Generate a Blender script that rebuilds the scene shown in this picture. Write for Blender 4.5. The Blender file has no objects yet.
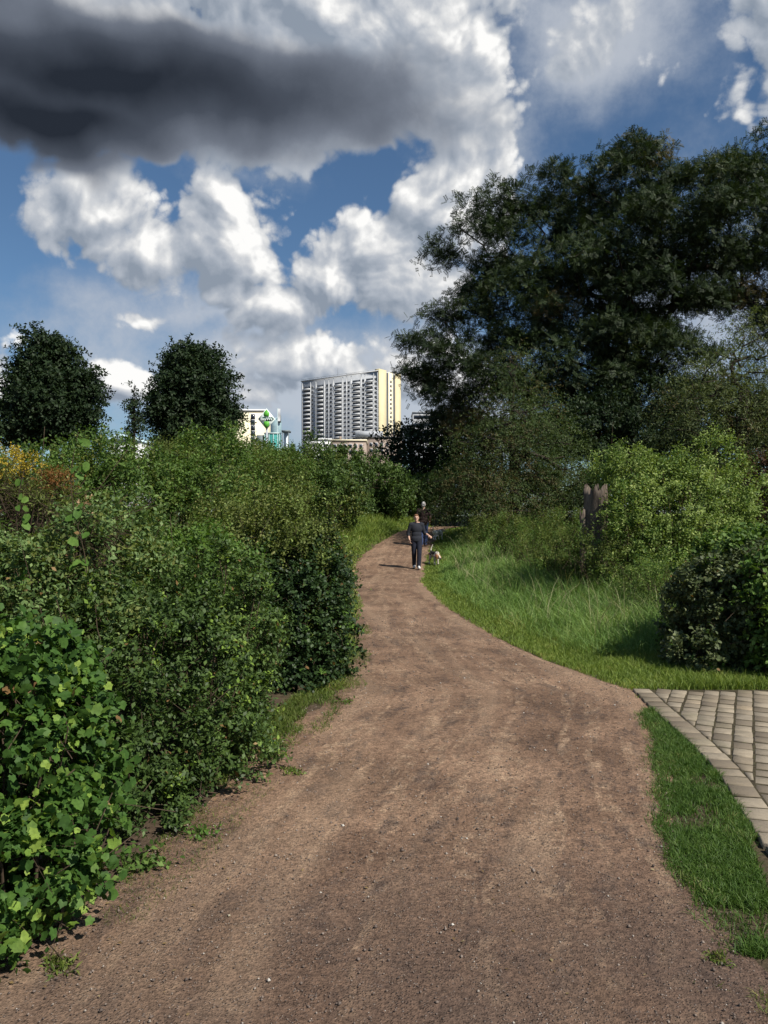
import bpy, math, random
import numpy as np
from mathutils import Vector, Matrix

scene = bpy.context.scene
COL = scene.collection
R = math.radians
CAM_H, F, HY, CX = 1.65, 796.4, 517.0, 384.0

# ------------------------------------------------------------------ basics
def link(o):
    COL.objects.link(o)
    return o

def tag(o, label=None, cat=None, group=None, kind=None):
    if label: o['label'] = label
    if cat: o['category'] = cat
    if group: o['group'] = group
    if kind: o['kind'] = kind
    return o

def empty(name, loc, label, cat, group=None, rz=0.0):
    o = bpy.data.objects.new(name, None)
    o.empty_display_size = 0.3
    o.location = loc
    o.rotation_euler = (0, 0, rz)
    link(o)
    return tag(o, label, cat, group)

def mesh_np(name, V, faces, mats, parent=None, matidx=None, smooth=False, world=True):
    """V (n,3); faces: list of int arrays (m,k); one object. World coordinates unless world=False."""
    V = np.asarray(V, np.float32)
    if not isinstance(faces, list): faces = [faces]
    faces = [np.asarray(f, np.int32) for f in faces if len(f)]
    me = bpy.data.meshes.new(name)
    me.vertices.add(len(V))
    me.vertices.foreach_set('co', V.ravel())
    loops = np.concatenate([f.ravel() for f in faces])
    tot = np.concatenate([np.full(len(f), f.shape[1], np.int32) for f in faces])
    st = np.concatenate([[0], np.cumsum(tot)[:-1]]).astype(np.int32)
    me.loops.add(len(loops))
    me.loops.foreach_set('vertex_index', loops)
    me.polygons.add(len(tot))
    me.polygons.foreach_set('loop_start', st)
    me.polygons.foreach_set('loop_total', tot)
    if matidx is not None:
        me.polygons.foreach_set('material_index', np.asarray(matidx, np.int32))
    if smooth:
        me.polygons.foreach_set('use_smooth', np.ones(len(tot), bool))
    if not isinstance(mats, (list, tuple)): mats = [mats]
    for m in mats: me.materials.append(m)
    me.update(calc_edges=True)
    o = bpy.data.objects.new(name, me)
    link(o)
    if parent is not None:
        o.parent = parent
        if world:
            me.transform(parent_inv(parent))
    return o

def parent_inv(p):
    m = Matrix.LocRotScale(p.location, p.rotation_euler, p.scale)
    if p.parent is not None:
        m = Matrix.LocRotScale(p.parent.location, p.parent.rotation_euler, p.parent.scale) @ m
    return m.inverted()

def norm(a):
    return a / np.maximum(np.linalg.norm(a, axis=-1, keepdims=True), 1e-9)

def sstep(a, b, x):
    t = np.clip((x - a) / (b - a), 0, 1)
    return t * t * (3 - 2 * t)

# cheap value noise for meshes
_rng0 = np.random.default_rng(5)
_lat = _rng0.random((64, 64))
def vnoise(x, y):
    x = np.asarray(x, float); y = np.asarray(y, float)
    xi = np.floor(x).astype(int); yi = np.floor(y).astype(int)
    fx = x - xi; fy = y - yi
    fx = fx * fx * (3 - 2 * fx); fy = fy * fy * (3 - 2 * fy)
    g = lambda i, j: _lat[i % 64, j % 64]
    return (g(xi, yi) * (1 - fx) + g(xi + 1, yi) * fx) * (1 - fy) + (g(xi, yi + 1) * (1 - fx) + g(xi + 1, yi + 1) * fx) * fy
def fbm(x, y, o=4):
    s = 0; a = 0.5; t = 0
    for i in range(o):
        s = s + a * vnoise(x * 2 ** i + 17 * i, y * 2 ** i + 9 * i); t += a; a *= 0.5
    return s / t

# ------------------------------------------------------------------ materials
class NT:
    def __init__(self, tree): self.t = tree; self.n = tree.nodes; self.l = tree.links
    def node(self, typ, **kw):
        n = self.n.new(typ)
        for k, v in kw.items(): setattr(n, k, v)
        return n
    def put(self, sock, v):
        if hasattr(v, 'links') or isinstance(v, bpy.types.NodeSocket): self.l.new(v, sock)
        elif v is not None:
            sock.default_value = v
    def math(self, op, a, b=None, c=None, clamp=False):
        n = self.node('ShaderNodeMath', operation=op, use_clamp=clamp)
        for i, v in enumerate((a, b, c)):
            if v is not None: self.put(n.inputs[i], v)
        return n.outputs[0]
    def vmath(self, op, a, b=None, out=0):
        n = self.node('ShaderNodeVectorMath', operation=op)
        self.put(n.inputs[0], a)
        if b is not None: self.put(n.inputs[1], b)
        return n.outputs[out]
    def noise(self, vec, scale, detail=4, rough=0.55, dist=0.0):
        n = self.node('ShaderNodeTexNoise')
        self.put(n.inputs['Vector'], vec)
        n.inputs['Scale'].default_value = scale; n.inputs['Detail'].default_value = detail
        n.inputs['Roughness'].default_value = rough; n.inputs['Distortion'].default_value = dist
        return n.outputs['Fac']
    def ramp(self, fac, stops, interp='LINEAR'):
        n = self.node('ShaderNodeValToRGB')
        cr = n.color_ramp; cr.interpolation = interp
        while len(cr.elements) < len(stops): cr.elements.new(0.5)
        for e, (p, c) in zip(cr.elements, stops):
            e.position = p
            e.color = tuple(c) + (1,) if len(c) == 3 else c
        self.put(n.inputs[0], fac)
        return n.outputs[0]
    def mrange(self, v, a, b, c=0.0, d=1.0, typ='SMOOTHSTEP'):
        n = self.node('ShaderNodeMapRange', interpolation_type=typ)
        self.put(n.inputs['Value'], v)
        n.inputs['From Min'].default_value = a; n.inputs['From Max'].default_value = b
        n.inputs['To Min'].default_value = c; n.inputs['To Max'].default_value = d
        return n.outputs['Result']
    def mix(self, fac, a, b, blend='MIX'):
        n = self.node('ShaderNodeMix', data_type='RGBA', blend_type=blend)
        self.put(n.inputs[0], fac)
        self.put(n.inputs[6], a if not isinstance(a, tuple) or len(a) == 4 else a + (1,))
        self.put(n.inputs[7], b if not isinstance(b, tuple) or len(b) == 4 else b + (1,))
        return n.outputs[2]

def new_mat(name):
    m = bpy.data.materials.new(name)
    m.use_nodes = True
    nt = NT(m.node_tree)
    nt.n.clear()
    out = nt.node('ShaderNodeOutputMaterial')
    return m, nt, out

def principled(nt, out, color, rough=0.7, spec=0.3, metal=0.0, bump=None, bump_d=0.02, bump_s=0.6):
    p = nt.node('ShaderNodeBsdfPrincipled')
    nt.put(p.inputs['Base Color'], color if not isinstance(color, tuple) or len(color) == 4 else color + (1,))
    nt.put(p.inputs['Roughness'], rough)
    p.inputs['Specular IOR Level'].default_value = spec
    p.inputs['Metallic'].default_value = metal
    if bump is not None:
        b = nt.node('ShaderNodeBump')
        b.inputs['Strength'].default_value = bump_s; b.inputs['Distance'].default_value = bump_d
        nt.put(b.inputs['Height'], bump)
        nt.l.new(b.outputs[0], p.inputs['Normal'])
    nt.l.new(p.outputs[0], out.inputs['Surface'])
    return p

def objpos(nt): return nt.node('ShaderNodeTexCoord').outputs['Object']
def geopos(nt): return nt.node('ShaderNodeNewGeometry').outputs['Position']

def leaf_mat(name, cols, nscale=1.5, transl=0.3, rough=0.58, spec=0.22):
    """cols: list of (position, colour) over the random value of each leaf, shifted by a soft noise."""
    m, nt, out = new_mat(name)
    g = nt.node('ShaderNodeNewGeometry')
    rnd = g.outputs['Random Per Island']
    nz = nt.noise(g.outputs['Position'], nscale, 2, 0.5)
    f = nt.math('ADD', nt.math('MULTIPLY', rnd, 0.65), nt.math('MULTIPLY', nt.mrange(nz, 0.3, 0.7, typ='LINEAR'), 0.35))
    c = nt.ramp(f, cols)
    c = nt.mix(1.0, c, nt.ramp(nt.noise(g.outputs['Position'], 70, 3, 0.6), [(0.3, (0.72, 0.74, 0.7)), (0.7, (1.22, 1.2, 1.15))]), 'MULTIPLY')
    p = nt.node('ShaderNodeBsdfPrincipled')
    nt.l.new(c, p.inputs['Base Color'])
    p.inputs['Roughness'].default_value = rough
    p.inputs['Specular IOR Level'].default_value = spec
    tr = nt.node('ShaderNodeBsdfTranslucent')
    tc = nt.mix(1.0, c, (1.25, 1.3, 0.55, 1), 'MULTIPLY')
    nt.l.new(tc, tr.inputs['Color'])
    mx = nt.node('ShaderNodeMixShader')
    mx.inputs[0].default_value = transl
    nt.l.new(p.outputs[0], mx.inputs[1]); nt.l.new(tr.outputs[0], mx.inputs[2])
    nt.l.new(mx.outputs[0], out.inputs['Surface'])
    return m

def plain(name, col, rough=0.7, spec=0.3, var=0.15, scale=3.0, metal=0.0, bump=0.0):
    m, nt, out = new_mat(name)
    pos = objpos(nt)
    nz = nt.noise(pos, scale, 5, 0.6)
    lo = tuple(c * (1 - var) for c in col); hi = tuple(min(1, c * (1 + var)) for c in col)
    c = nt.ramp(nz, [(0.3, lo), (0.7, hi)])
    principled(nt, out, c, rough, spec, metal, nz if bump else None, bump)
    return m

# ------------------------------------------------------------------ world
SUN_AZ, SUN_EL = R(134), R(46)          # azimuth from +Y towards +X
SUN_DIR = Vector((math.sin(SUN_AZ) * math.cos(SUN_EL), math.cos(SUN_AZ) * math.cos(SUN_EL), math.sin(SUN_EL)))

def px_dir(px, py):
    d = Vector(((px - CX) / F, 1.0, (HY - py) / F)).normalized()
    return math.atan2(d.x, d.y), math.asin(d.z)

def build_world():
    w = bpy.data.worlds.new("World")
    scene.world = w
    w.use_nodes = True
    nt = NT(w.node_tree); nt.n.clear()
    out = nt.node('ShaderNodeOutputWorld')
    bg = nt.node('ShaderNodeBackground')
    nt.l.new(bg.outputs[0], out.inputs[0])
    bg.inputs['Strength'].default_value = 0.1
    sky = nt.node('ShaderNodeTexSky', sky_type='NISHITA', sun_disc=False, sun_elevation=SUN_EL, sun_rotation=SUN_AZ,
                  air_density=1.0, dust_density=0.5, ozone_density=2.0, altitude=100)
    # ---- cloud field: masses set out by azimuth and elevation, edges broken by noise on the direction
    g = bpy.data.node_groups.new('CloudField', 'ShaderNodeTree')
    g.interface.new_socket('Direction', in_out='INPUT', socket_type='NodeSocketVector')
    for nm in ('Density', 'Dark', 'Veil'): g.interface.new_socket(nm, in_out='OUTPUT', socket_type='NodeSocketFloat')
    gt = NT(g)
    gi = gt.node('NodeGroupInput'); go = gt.node('NodeGroupOutput')
    d = gt.vmath('NORMALIZE', gi.outputs[0])
    sx = gt.node('ShaderNodeSeparateXYZ'); gt.l.new(d, sx.inputs[0])
    az = gt.math('ARCTAN2', sx.outputs[0], sx.outputs[1]); el = gt.math('ARCSINE', sx.outputs[2])
    cx = gt.node('ShaderNodeCombineXYZ'); gt.l.new(az, cx.inputs[0]); gt.l.new(el, cx.inputs[1])
    wn = gt.node('ShaderNodeTexNoise'); gt.put(wn.inputs['Vector'], d)
    wn.inputs['Scale'].default_value = 8; wn.inputs['Detail'].default_value = 2
    wv = gt.vmath('SCALE', gt.vmath('SUBTRACT', wn.outputs['Color'], (0.5, 0.5, 0.5)))
    wv.node.inputs['Scale'].default_value = 0.11
    P = gt.vmath('ADD', cx.outputs[0], wv)
    def blob(px, py, rx, ry, w):
        a, e = px_dir(px, py)
        q = gt.vmath('DIVIDE', gt.vmath('SUBTRACT', P, (a, e, 0)), (rx / F, ry / F, 1))
        l = gt.vmath('LENGTH', gt.vmath('MULTIPLY', q, (1, 1, 0)), out=1)
        return gt.math('MULTIPLY', gt.math('SUBTRACT', 1.0, l), w)
    def union(bs, base, k=0.15):
        acc = base
        for b in bs: acc = gt.math('SMOOTH_MAX', acc, blob(*b), k)
        return acc
    mass = [(130, 66, 360, 90, 1.7), (445, 62, 105, 90, 1.4), (330, -15, 260, 90, 1.6), (610, -5, 130, 50, .5), (785, 20, 50, 90, .9),
            (95, 212, 90, 48, 1.3), (155, 245, 90, 40, 1.25), (236, 236, 76, 64, 1.35), (326, 265, 86, 50, 1.5), (262, 292, 130, 36, 1.1), (450, 205, 88, 78, 1.6), (400, 250, 70, 50, 1.2),
            (118, 370, 38, 30, 1.0), (0, 372, 36, 28, 0.9), (160, 314, 36, 16, 0.8), (410, 290, 90, 60, 1.0), (300, 350, 150, 30, .7), (370, 385, 130, 30, .7)]
    dark = [(110, 80, 330, 62, 1.45), (40, 116, 190, 52, 1.5), (330, 108, 180, 42, 0.55), (20, 20, 130, 80, 0.5)]
    veil = [(590, 30, 200, 85, 1.1), (320, 380, 270, 90, 2.0), (480, 160, 110, 90, 1.0), (230, 310, 240, 60, 1.1), (60, 330, 140, 40, .5),
            (250, 175, 120, 24, .5), (760, 300, 200, 160, 1.0), (380, 430, 280, 60, 1.5)]
    side = gt.mrange(gt.math('ABSOLUTE', az), 0.75, 1.0, 0.0, 1.0)
    top = gt.mrange(el, 0.72, 0.95, 0.0, 1.0)
    away = gt.math('MAXIMUM', side, top)
    n1 = gt.noise(d, 9.0, 7, 0.62)
    n3 = gt.noise(d, 2.6, 2, 0.5)
    base = gt.math('ADD', gt.math('MULTIPLY', away, gt.math('ADD', gt.math('MULTIPLY', gt.math('SUBTRACT', n3, 0.5), 2.0), 0.5)), -0.5)
    B = union(mass, base)
    vo = gt.node('ShaderNodeTexVoronoi', feature='F1'); gt.put(vo.inputs['Vector'], gt.vmath('ADD', d, wv))
    vo.inputs['Scale'].default_value = 15; vo.inputs['Detail'].default_value = 2.0; vo.inputs['Roughness'].default_value = 0.6; vo.inputs['Lacunarity'].default_value = 2.3
    puff = gt.math('SUBTRACT', 0.45, vo.outputs['Distance'])
    DK = union(dark, -0.5, 0.3)
    calm = gt.mrange(DK, -0.1, 0.5, 1.0, 0.35)
    nn = gt.math('ADD', gt.math('MULTIPLY', gt.math('SUBTRACT', n1, 0.5), 1.7), gt.math('MULTIPLY', puff, 0.72))
    den = gt.math('ADD', gt.math('ADD', B, 0.20), gt.math('MULTIPLY', nn, calm))
    gt.l.new(den, go.inputs[0])
    DK = gt.math('ADD', DK, gt.math('MULTIPLY', gt.math('SUBTRACT', n1, 0.5), 0.5))
    gt.l.new(DK, go.inputs[1])
    VL = union(veil, gt.math('SUBTRACT', gt.math('MULTIPLY', away, 0.5), 0.4), 0.3)
    VL = gt.math('ADD', VL, gt.math('ADD', gt.math('MULTIPLY', gt.math('SUBTRACT', n1, 0.5), 2.0), gt.math('MULTIPLY', gt.math('SUBTRACT', n3, 0.5), 1.4)))
    gt.l.new(VL, go.inputs[2])
    d0 = nt.node('ShaderNodeTexCoord').outputs['Generated']
    def field(v):
        n = nt.node('ShaderNodeGroup'); n.node_tree = g
        nt.l.new(v, n.inputs[0]); return n.outputs
    f0 = field(d0)
    f1 = field(nt.vmath('ADD', d0, (0.013, 0.0, 0.021)))
    den = f0[0]
    mask = nt.mrange(den, 0.0, 0.30)
    relief = nt.math('SUBTRACT', den, f1[0])
    lit = nt.mrange(relief, -0.50, 0.56, 0.0, 1.0, 'LINEAR')
    col = nt.ramp(lit, [(0.0, (2.2, 2.6, 3.2)), (0.35, (3.4, 3.75, 4.3)), (0.56, (4.3, 4.55, 4.95)), (0.82, (6.3, 6.35, 6.4)), (1.0, (8.2, 8.15, 8.0))])
    dcol = nt.ramp(nt.mrange(f0[1], -0.1, 1.25, typ='LINEAR'), [(0.0, (3.0, 3.3, 3.8)), (0.3, (1.4, 1.6, 2.0)), (0.62, (0.55, 0.66, 0.88)), (1.0, (0.17, 0.22, 0.32))])
    col = nt.mix(nt.mrange(f0[1], -0.1, 0.4), col, dcol)
    skyc = nt.mix(1.0, sky.outputs[0], (0.52, 0.64, 0.72, 1), 'MULTIPLY')
    vcol = nt.ramp(nt.mrange(f0[2], 0.1, 1.3), [(0.0, (2.7, 3.2, 4.0)), (1.0, (4.4, 4.7, 5.2))])
    skyc = nt.mix(nt.mrange(f0[2], 0.0, 1.2, 0.0, 0.85), skyc, vcol)
    sxyz = nt.node('ShaderNodeSeparateXYZ'); nt.l.new(d0, sxyz.inputs[0])
    mask = nt.math('MULTIPLY', mask, nt.mrange(sxyz.outputs[2], -0.02, 0.03))
    fin = nt.mix(mask, skyc, col)
    nt.l.new(fin, bg.inputs['Color'])
    w.cycles.sampling_method = 'MANUAL'; w.cycles.sample_map_resolution = 256
    return w
build_world()

sun = bpy.data.lights.new('sun', 'SUN')
sun.energy = 5.0; sun.angle = R(0.5); sun.color = (1.0, 0.94, 0.84)
so = link(bpy.data.objects.new('sun', sun))
so.rotation_euler = SUN_DIR.to_track_quat('Z', 'Y').to_euler()
so.location = (20, -5, 30)

cam = bpy.data.cameras.new('camera')
cam.sensor_fit = 'VERTICAL'; cam.sensor_height = 36; cam.sensor_width = 27; cam.lens = 28
cam.clip_end = 6000; cam.clip_start = 0.05
co = link(bpy.data.objects.new('camera', cam))
co.location = (0, 0, CAM_H)
co.rotation_euler = (R(90.36), 0, 0)
scene.camera = co
scene.view_settings.view_transform = 'Standard'
scene.view_settings.look = 'None'
scene.view_settings.exposure = 0.28
scene.view_settings.gamma = 1.0
scene.view_settings.use_curve_mapping = False
scene.cycles.max_bounces = 6
scene.cycles.diffuse_bounces = 3
scene.cycles.transmission_bounces = 4
scene.cycles.use_denoising = True

# ------------------------------------------------------------------ terrain
YL = np.array([-12, 0, 2.6, 3.62, 4.64, 5.9, 7.6, 9.87, 15.8, 20, 24.8, 27, 30, 34, 40, 50, 70.])
XL = np.array([-1.7, -1.62, -1.5, -1.18, -1.0, -.74, -.42, -.34, -.50, -.72, -.93, -.85, -.30, .68, 2.6, 6.5, 15.])
YR = np.array([-12, 0, 2.72, 3.43, 4.19, 5.19, 6.47, 7.45, 8.05, 9.2, 10.67, 13, 15.8, 20, 24.8, 27, 30, 34, 40, 50, 70.])
XR = np.array([1.5, 1.4, 1.36, 1.36, 1.46, 1.8, 2.16, 2.36, 2.16, 1.84, 1.55, 1.25, 1.07, .95, 1.26, 1.4, 1.8, 2.4, 4.4, 8.6, 17.5])
def xl(y): return np.interp(y, YL, XL)
def xr(y): return np.interp(y, YR, XR)
def gz(x, y):
    x = np.asarray(x, float); y = np.asarray(y, float)
    z = 1.15 * sstep(23, 37, y)
    r = x - xr(y)
    z = z + 0.42 * sstep(0.7, 4.2, r) * sstep(8.3, 14, y)
    l = xl(y) - x
    z = z + 0.55 * sstep(0.3, 3.0, l) * sstep(10, 20, y)
    return z

def make_ground():
    def axis(lo, hi, step, far):
        a = list(np.arange(lo, hi + 1e-6, step)); s = step; v = hi
        while v < far: s *= 1.35; v += s; a.append(v)
        s = step; v = lo; b = []
        while v > -far: s *= 1.35; v -= s; b.append(v)
        return np.array(b[::-1] + a)
    xs = axis(-9, 14, 0.25, 2500); ys = axis(-6, 46, 0.25, 2500)
    X, Y = np.meshgrid(xs, ys)
    Z = gz(X, Y)
    V = np.stack([X, Y, Z], -1).reshape(-1, 3)
    nx, ny = len(xs), len(ys)
    i = (np.arange(ny - 1)[:, None] * nx + np.arange(nx - 1)[None]).ravel()
    Fq = np.stack([i, i + 1, i + nx + 1, i + nx], -1)
    m, nt, out = new_mat('soil_and_litter')
    pos = geopos(nt)
    n1 = nt.noise(pos, 1.3, 6, 0.6); n2 = nt.noise(pos, 22, 5, 0.65)
    a = nt.ramp(n2, [(0.3, (0.045, 0.032, 0.022)), (0.6, (0.10, 0.072, 0.05)), (0.75, (0.15, 0.115, 0.08))])
    b = nt.ramp(n2, [(0.3, (0.042, 0.036, 0.02)), (0.6, (0.085, 0.07, 0.042)), (0.72, (0.075, 0.085, 0.03))])
    c = nt.mix(nt.mrange(n1, 0.45, 0.6), a, b)
    principled(nt, out, c, 0.95, 0.1, bump=n2, bump_d=0.03)
    o = mesh_np('ground', V, Fq, m, smooth=True)
    return tag(o, 'dark soil and low growth beside the path', kind='structure')
make_ground()

def make_path():
    m, nt, out = new_mat('gravel_path')
    uv = nt.node('ShaderNodeTexCoord').outputs['UV']
    pos = geopos(nt)
    # streaks run along the path
    s1 = nt.noise(nt.vmath('MULTIPLY', uv, (2.3, 0.26, 1)), 2.2, 5, 0.66, 0.5)
    s2 = nt.noise(nt.vmath('MULTIPLY', uv, (3.2, 0.8, 1)), 2.4, 4, 0.6, 0.4)
    n1 = nt.noise(pos, 1.1, 5, 0.6); n2 = nt.noise(pos, 9, 6, 0.7); n3 = nt.noise(pos, 70, 4, 0.7)
    base = nt.ramp(n1, [(0.3, (0.108, 0.068, 0.046)), (0.5, (0.195, 0.124, 0.083)), (0.7, (0.295, 0.194, 0.130))])
    sand = nt.ramp(n2, [(0.3, (0.32, 0.222, 0.145)), (0.7, (0.44, 0.315, 0.212))])
    f = nt.math('MULTIPLY', nt.mrange(s1, 0.47, 0.58), nt.mrange(n2, 0.40, 0.62))
    c = nt.mix(nt.math('MULTIPLY', f, 0.6), base, sand)
    f2 = nt.math('MULTIPLY', nt.mrange(s2, 0.48, 0.64), nt.mrange(n2, 0.36, 0.6))
    c = nt.mix(nt.math('MULTIPLY', f2, 0.75), c, (0.08, 0.057, 0.047))
    mott = nt.ramp(nt.noise(pos, 26, 5, 0.75), [(0.32, (0.52, 0.50, 0.50)), (0.5, (1, 1, 1)), (0.68, (1.34, 1.32, 1.28))])
    c = nt.mix(1.0, c, mott, 'MULTIPLY')
    s3 = nt.noise(nt.vmath('MULTIPLY', uv, (1.0, 0.10, 1)), 1.9, 3, 0.5, 0.3)
    c = nt.mix(nt.math('MULTIPLY', nt.mrange(s3, 0.48, 0.64), 0.38), c, (0.35, 0.245, 0.165))
    # foreground shading painted into the path colour near the wedge of grass
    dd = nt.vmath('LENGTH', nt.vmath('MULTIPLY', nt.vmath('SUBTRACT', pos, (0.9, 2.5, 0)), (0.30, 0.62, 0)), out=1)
    near_shade = nt.math('MULTIPLY', nt.mrange(dd, 0.25, 1.25, 1, 0), nt.mrange(n1, 0.3, 0.62, 0.35, 1.0))
    c = nt.mix(nt.math('MULTIPLY', near_shade, 0.8), c, (0.075, 0.052, 0.042))
    # grain
    gr = nt.ramp(n3, [(0.28, (0.36, 0.35, 0.35)), (0.5, (1, 1, 1)), (0.72, (1.6, 1.55, 1.5))])
    c = nt.mix(1.0, c, gr, 'MULTIPLY')
    vo = nt.node('ShaderNodeTexVoronoi'); nt.put(vo.inputs['Vector'], pos); vo.inputs['Scale'].default_value = 95
    grit = nt.math('MULTIPLY', nt.mrange(vo.outputs['Distance'], 0.1, 0.5, 1, 0), nt.mrange(n2, 0.3, 0.7, 0.3, 1.0))
    sp = nt.node('ShaderNodeSeparateColor'); nt.l.new(vo.outputs['Color'], sp.inputs[0])
    c = nt.mix(nt.math('MULTIPLY', nt.mrange(sp.outputs[0], 0.80, 0.95), nt.math('MULTIPLY', grit, 0.6)), c, (0.36, 0.32, 0.29))
    c = nt.mix(nt.math('MULTIPLY', nt.mrange(sp.outputs[1], 0.75, 0.95), nt.math('MULTIPLY', grit, 0.7)), c, (0.045, 0.036, 0.034))
    h = nt.math('ADD', nt.math('MULTIPLY', n3, 0.6), nt.math('ADD', nt.math('MULTIPLY', grit, 0.5), nt.math('MULTIPLY', n2, 1.6)))
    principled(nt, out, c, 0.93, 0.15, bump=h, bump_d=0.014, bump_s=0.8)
    ys = np.concatenate([np.arange(-12, 0, 0.3), np.arange(0, 12, 0.06), np.arange(12, 45, 0.2), np.arange(45, 70, 1.0)])
    nu = 56
    t = np.linspace(0, 1, nu)
    V = []; UV = []
    l = xl(ys) + 0.16 * (fbm(ys * 1.3, ys * 0 + 3.1) - 0.5) + 0.08 * (fbm(ys * 6, ys * 0 + 8) - .5) - 0.05
    r = xr(ys) + 0.16 * (fbm(ys * 1.1, ys * 0 + 6.1) - 0.5) + 0.08 * (fbm(ys * 6, ys * 0 + 1) - .5) + 0.05
    X = l[:, None] + (r - l)[:, None] * t[None]
    Y = np.repeat(ys[:, None], nu, 1)
    edge = sstep(0, 0.06, t) * sstep(1, 0.94, t)
    wheel = 0.0
    und = 0.018 * fbm(X * 2.2, Y * 0.7 + 40) + 0.012 * fbm(X * 7, Y * 3 + 11) 
    Z = gz(X, Y) + 0.006 + edge[None] * und
    # inner edge lines dip to the ground
    V = np.stack([X, Y, Z], -1).reshape(-1, 3)
    ny = len(ys)
    i = (np.arange(ny - 1)[:, None] * nu + np.arange(nu - 1)[None]).ravel()
    Fq = np.stack([i, i + 1, i + nu + 1, i + nu], -1)
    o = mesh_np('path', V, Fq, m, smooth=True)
    uvl = o.data.uv_layers.new(name='UVMap')
    mid = (X - ((l + r) / 2)[:, None])
    U = np.stack([mid, Y], -1).reshape(-1, 2)
    uvl.data.foreach_set('uv', U[Fq.ravel()].astype(np.float32).ravel())
    return tag(o, 'reddish brown gravel footpath with sandy wear streaks', kind='structure')
make_path()

# ------------------------------------------------------------------ paved apron
BORD_Y = np.array([0.5, 2.5, 3.94, 4.5, 5.05, 5.57, 6.63, 7.55])
BORD_X = np.array([1.75, 1.80, 1.88, 2.0, 2.12, 2.19, 2.27, 2.35])
def bx(y): return np.interp(y, BORD_Y, BORD_X)

def stone(V, Fs, cx, cy, hx, hy, ang, z0, z1, rng, clip=None):
    """one set stone: chamfered top, slightly irregular corners, cut along the border where clip is given"""
    c, s = math.cos(ang), math.sin(ang)
    j = lambda: rng.uniform(-0.004, 0.004)
    cor = [(-hx + j(), -hy + j()), (hx + j(), -hy + j()), (hx + j(), hy + j()), (-hx + j(), hy + j())]
    cor = [(cx + c * dx - s * dy, cy + s * dx + c * dy) for dx, dy in cor]
    if clip is not None:
        (px_, py_), (nx, ny) = clip
        dist = [(x - px_) * nx + (y - py_) * ny for x, y in cor]
        if max(dist) < 0.025: return
        new = []
        for i in range(4):
            k = (i + 1) % 4
            if dist[i] >= 0: new.append(cor[i])
            if (dist[i] >= 0) != (dist[k] >= 0):
                t = dist[i] / (dist[i] - dist[k])
                new.append((cor[i][0] + t * (cor[k][0] - cor[i][0]), cor[i][1] + t * (cor[k][1] - cor[i][1])))
        cor = new
    n = len(cor)
    mx = sum(p[0] for p in cor) / n; my = sum(p[1] for p in cor) / n
    b = len(V)
    tz = rng.uniform(-0.004, 0.004); tx = rng.uniform(-.012, .012); ty = rng.uniform(-.012, .012)
    for x, y in cor: V.append((x, y, z0))
    for x, y in cor: V.append((x, y, z1 - 0.007 + tz))
    for x, y in cor:
        V.append((mx + (x - mx) * .90, my + (y - my) * .90, z1 + tz + tx * (x - mx) + ty * (y - my)))
    for a in range(n):
        e = (a + 1) % n
        Fs.append((b + a, b + e, b + n + e, b + n + a))
        Fs.append((b + n + a, b + n + e, b + 2 * n + e, b + 2 * n + a))
    if n == 4: Fs.append((b + 8, b + 9, b + 10, b + 11))
    else:
        m = len(V); V.append((mx, my, z1 + tz))
        for a in range(n):
            e = (a + 1) % n
            Fs.append((b + 2 * n + a, b + 2 * n + e, m, m))

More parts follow.
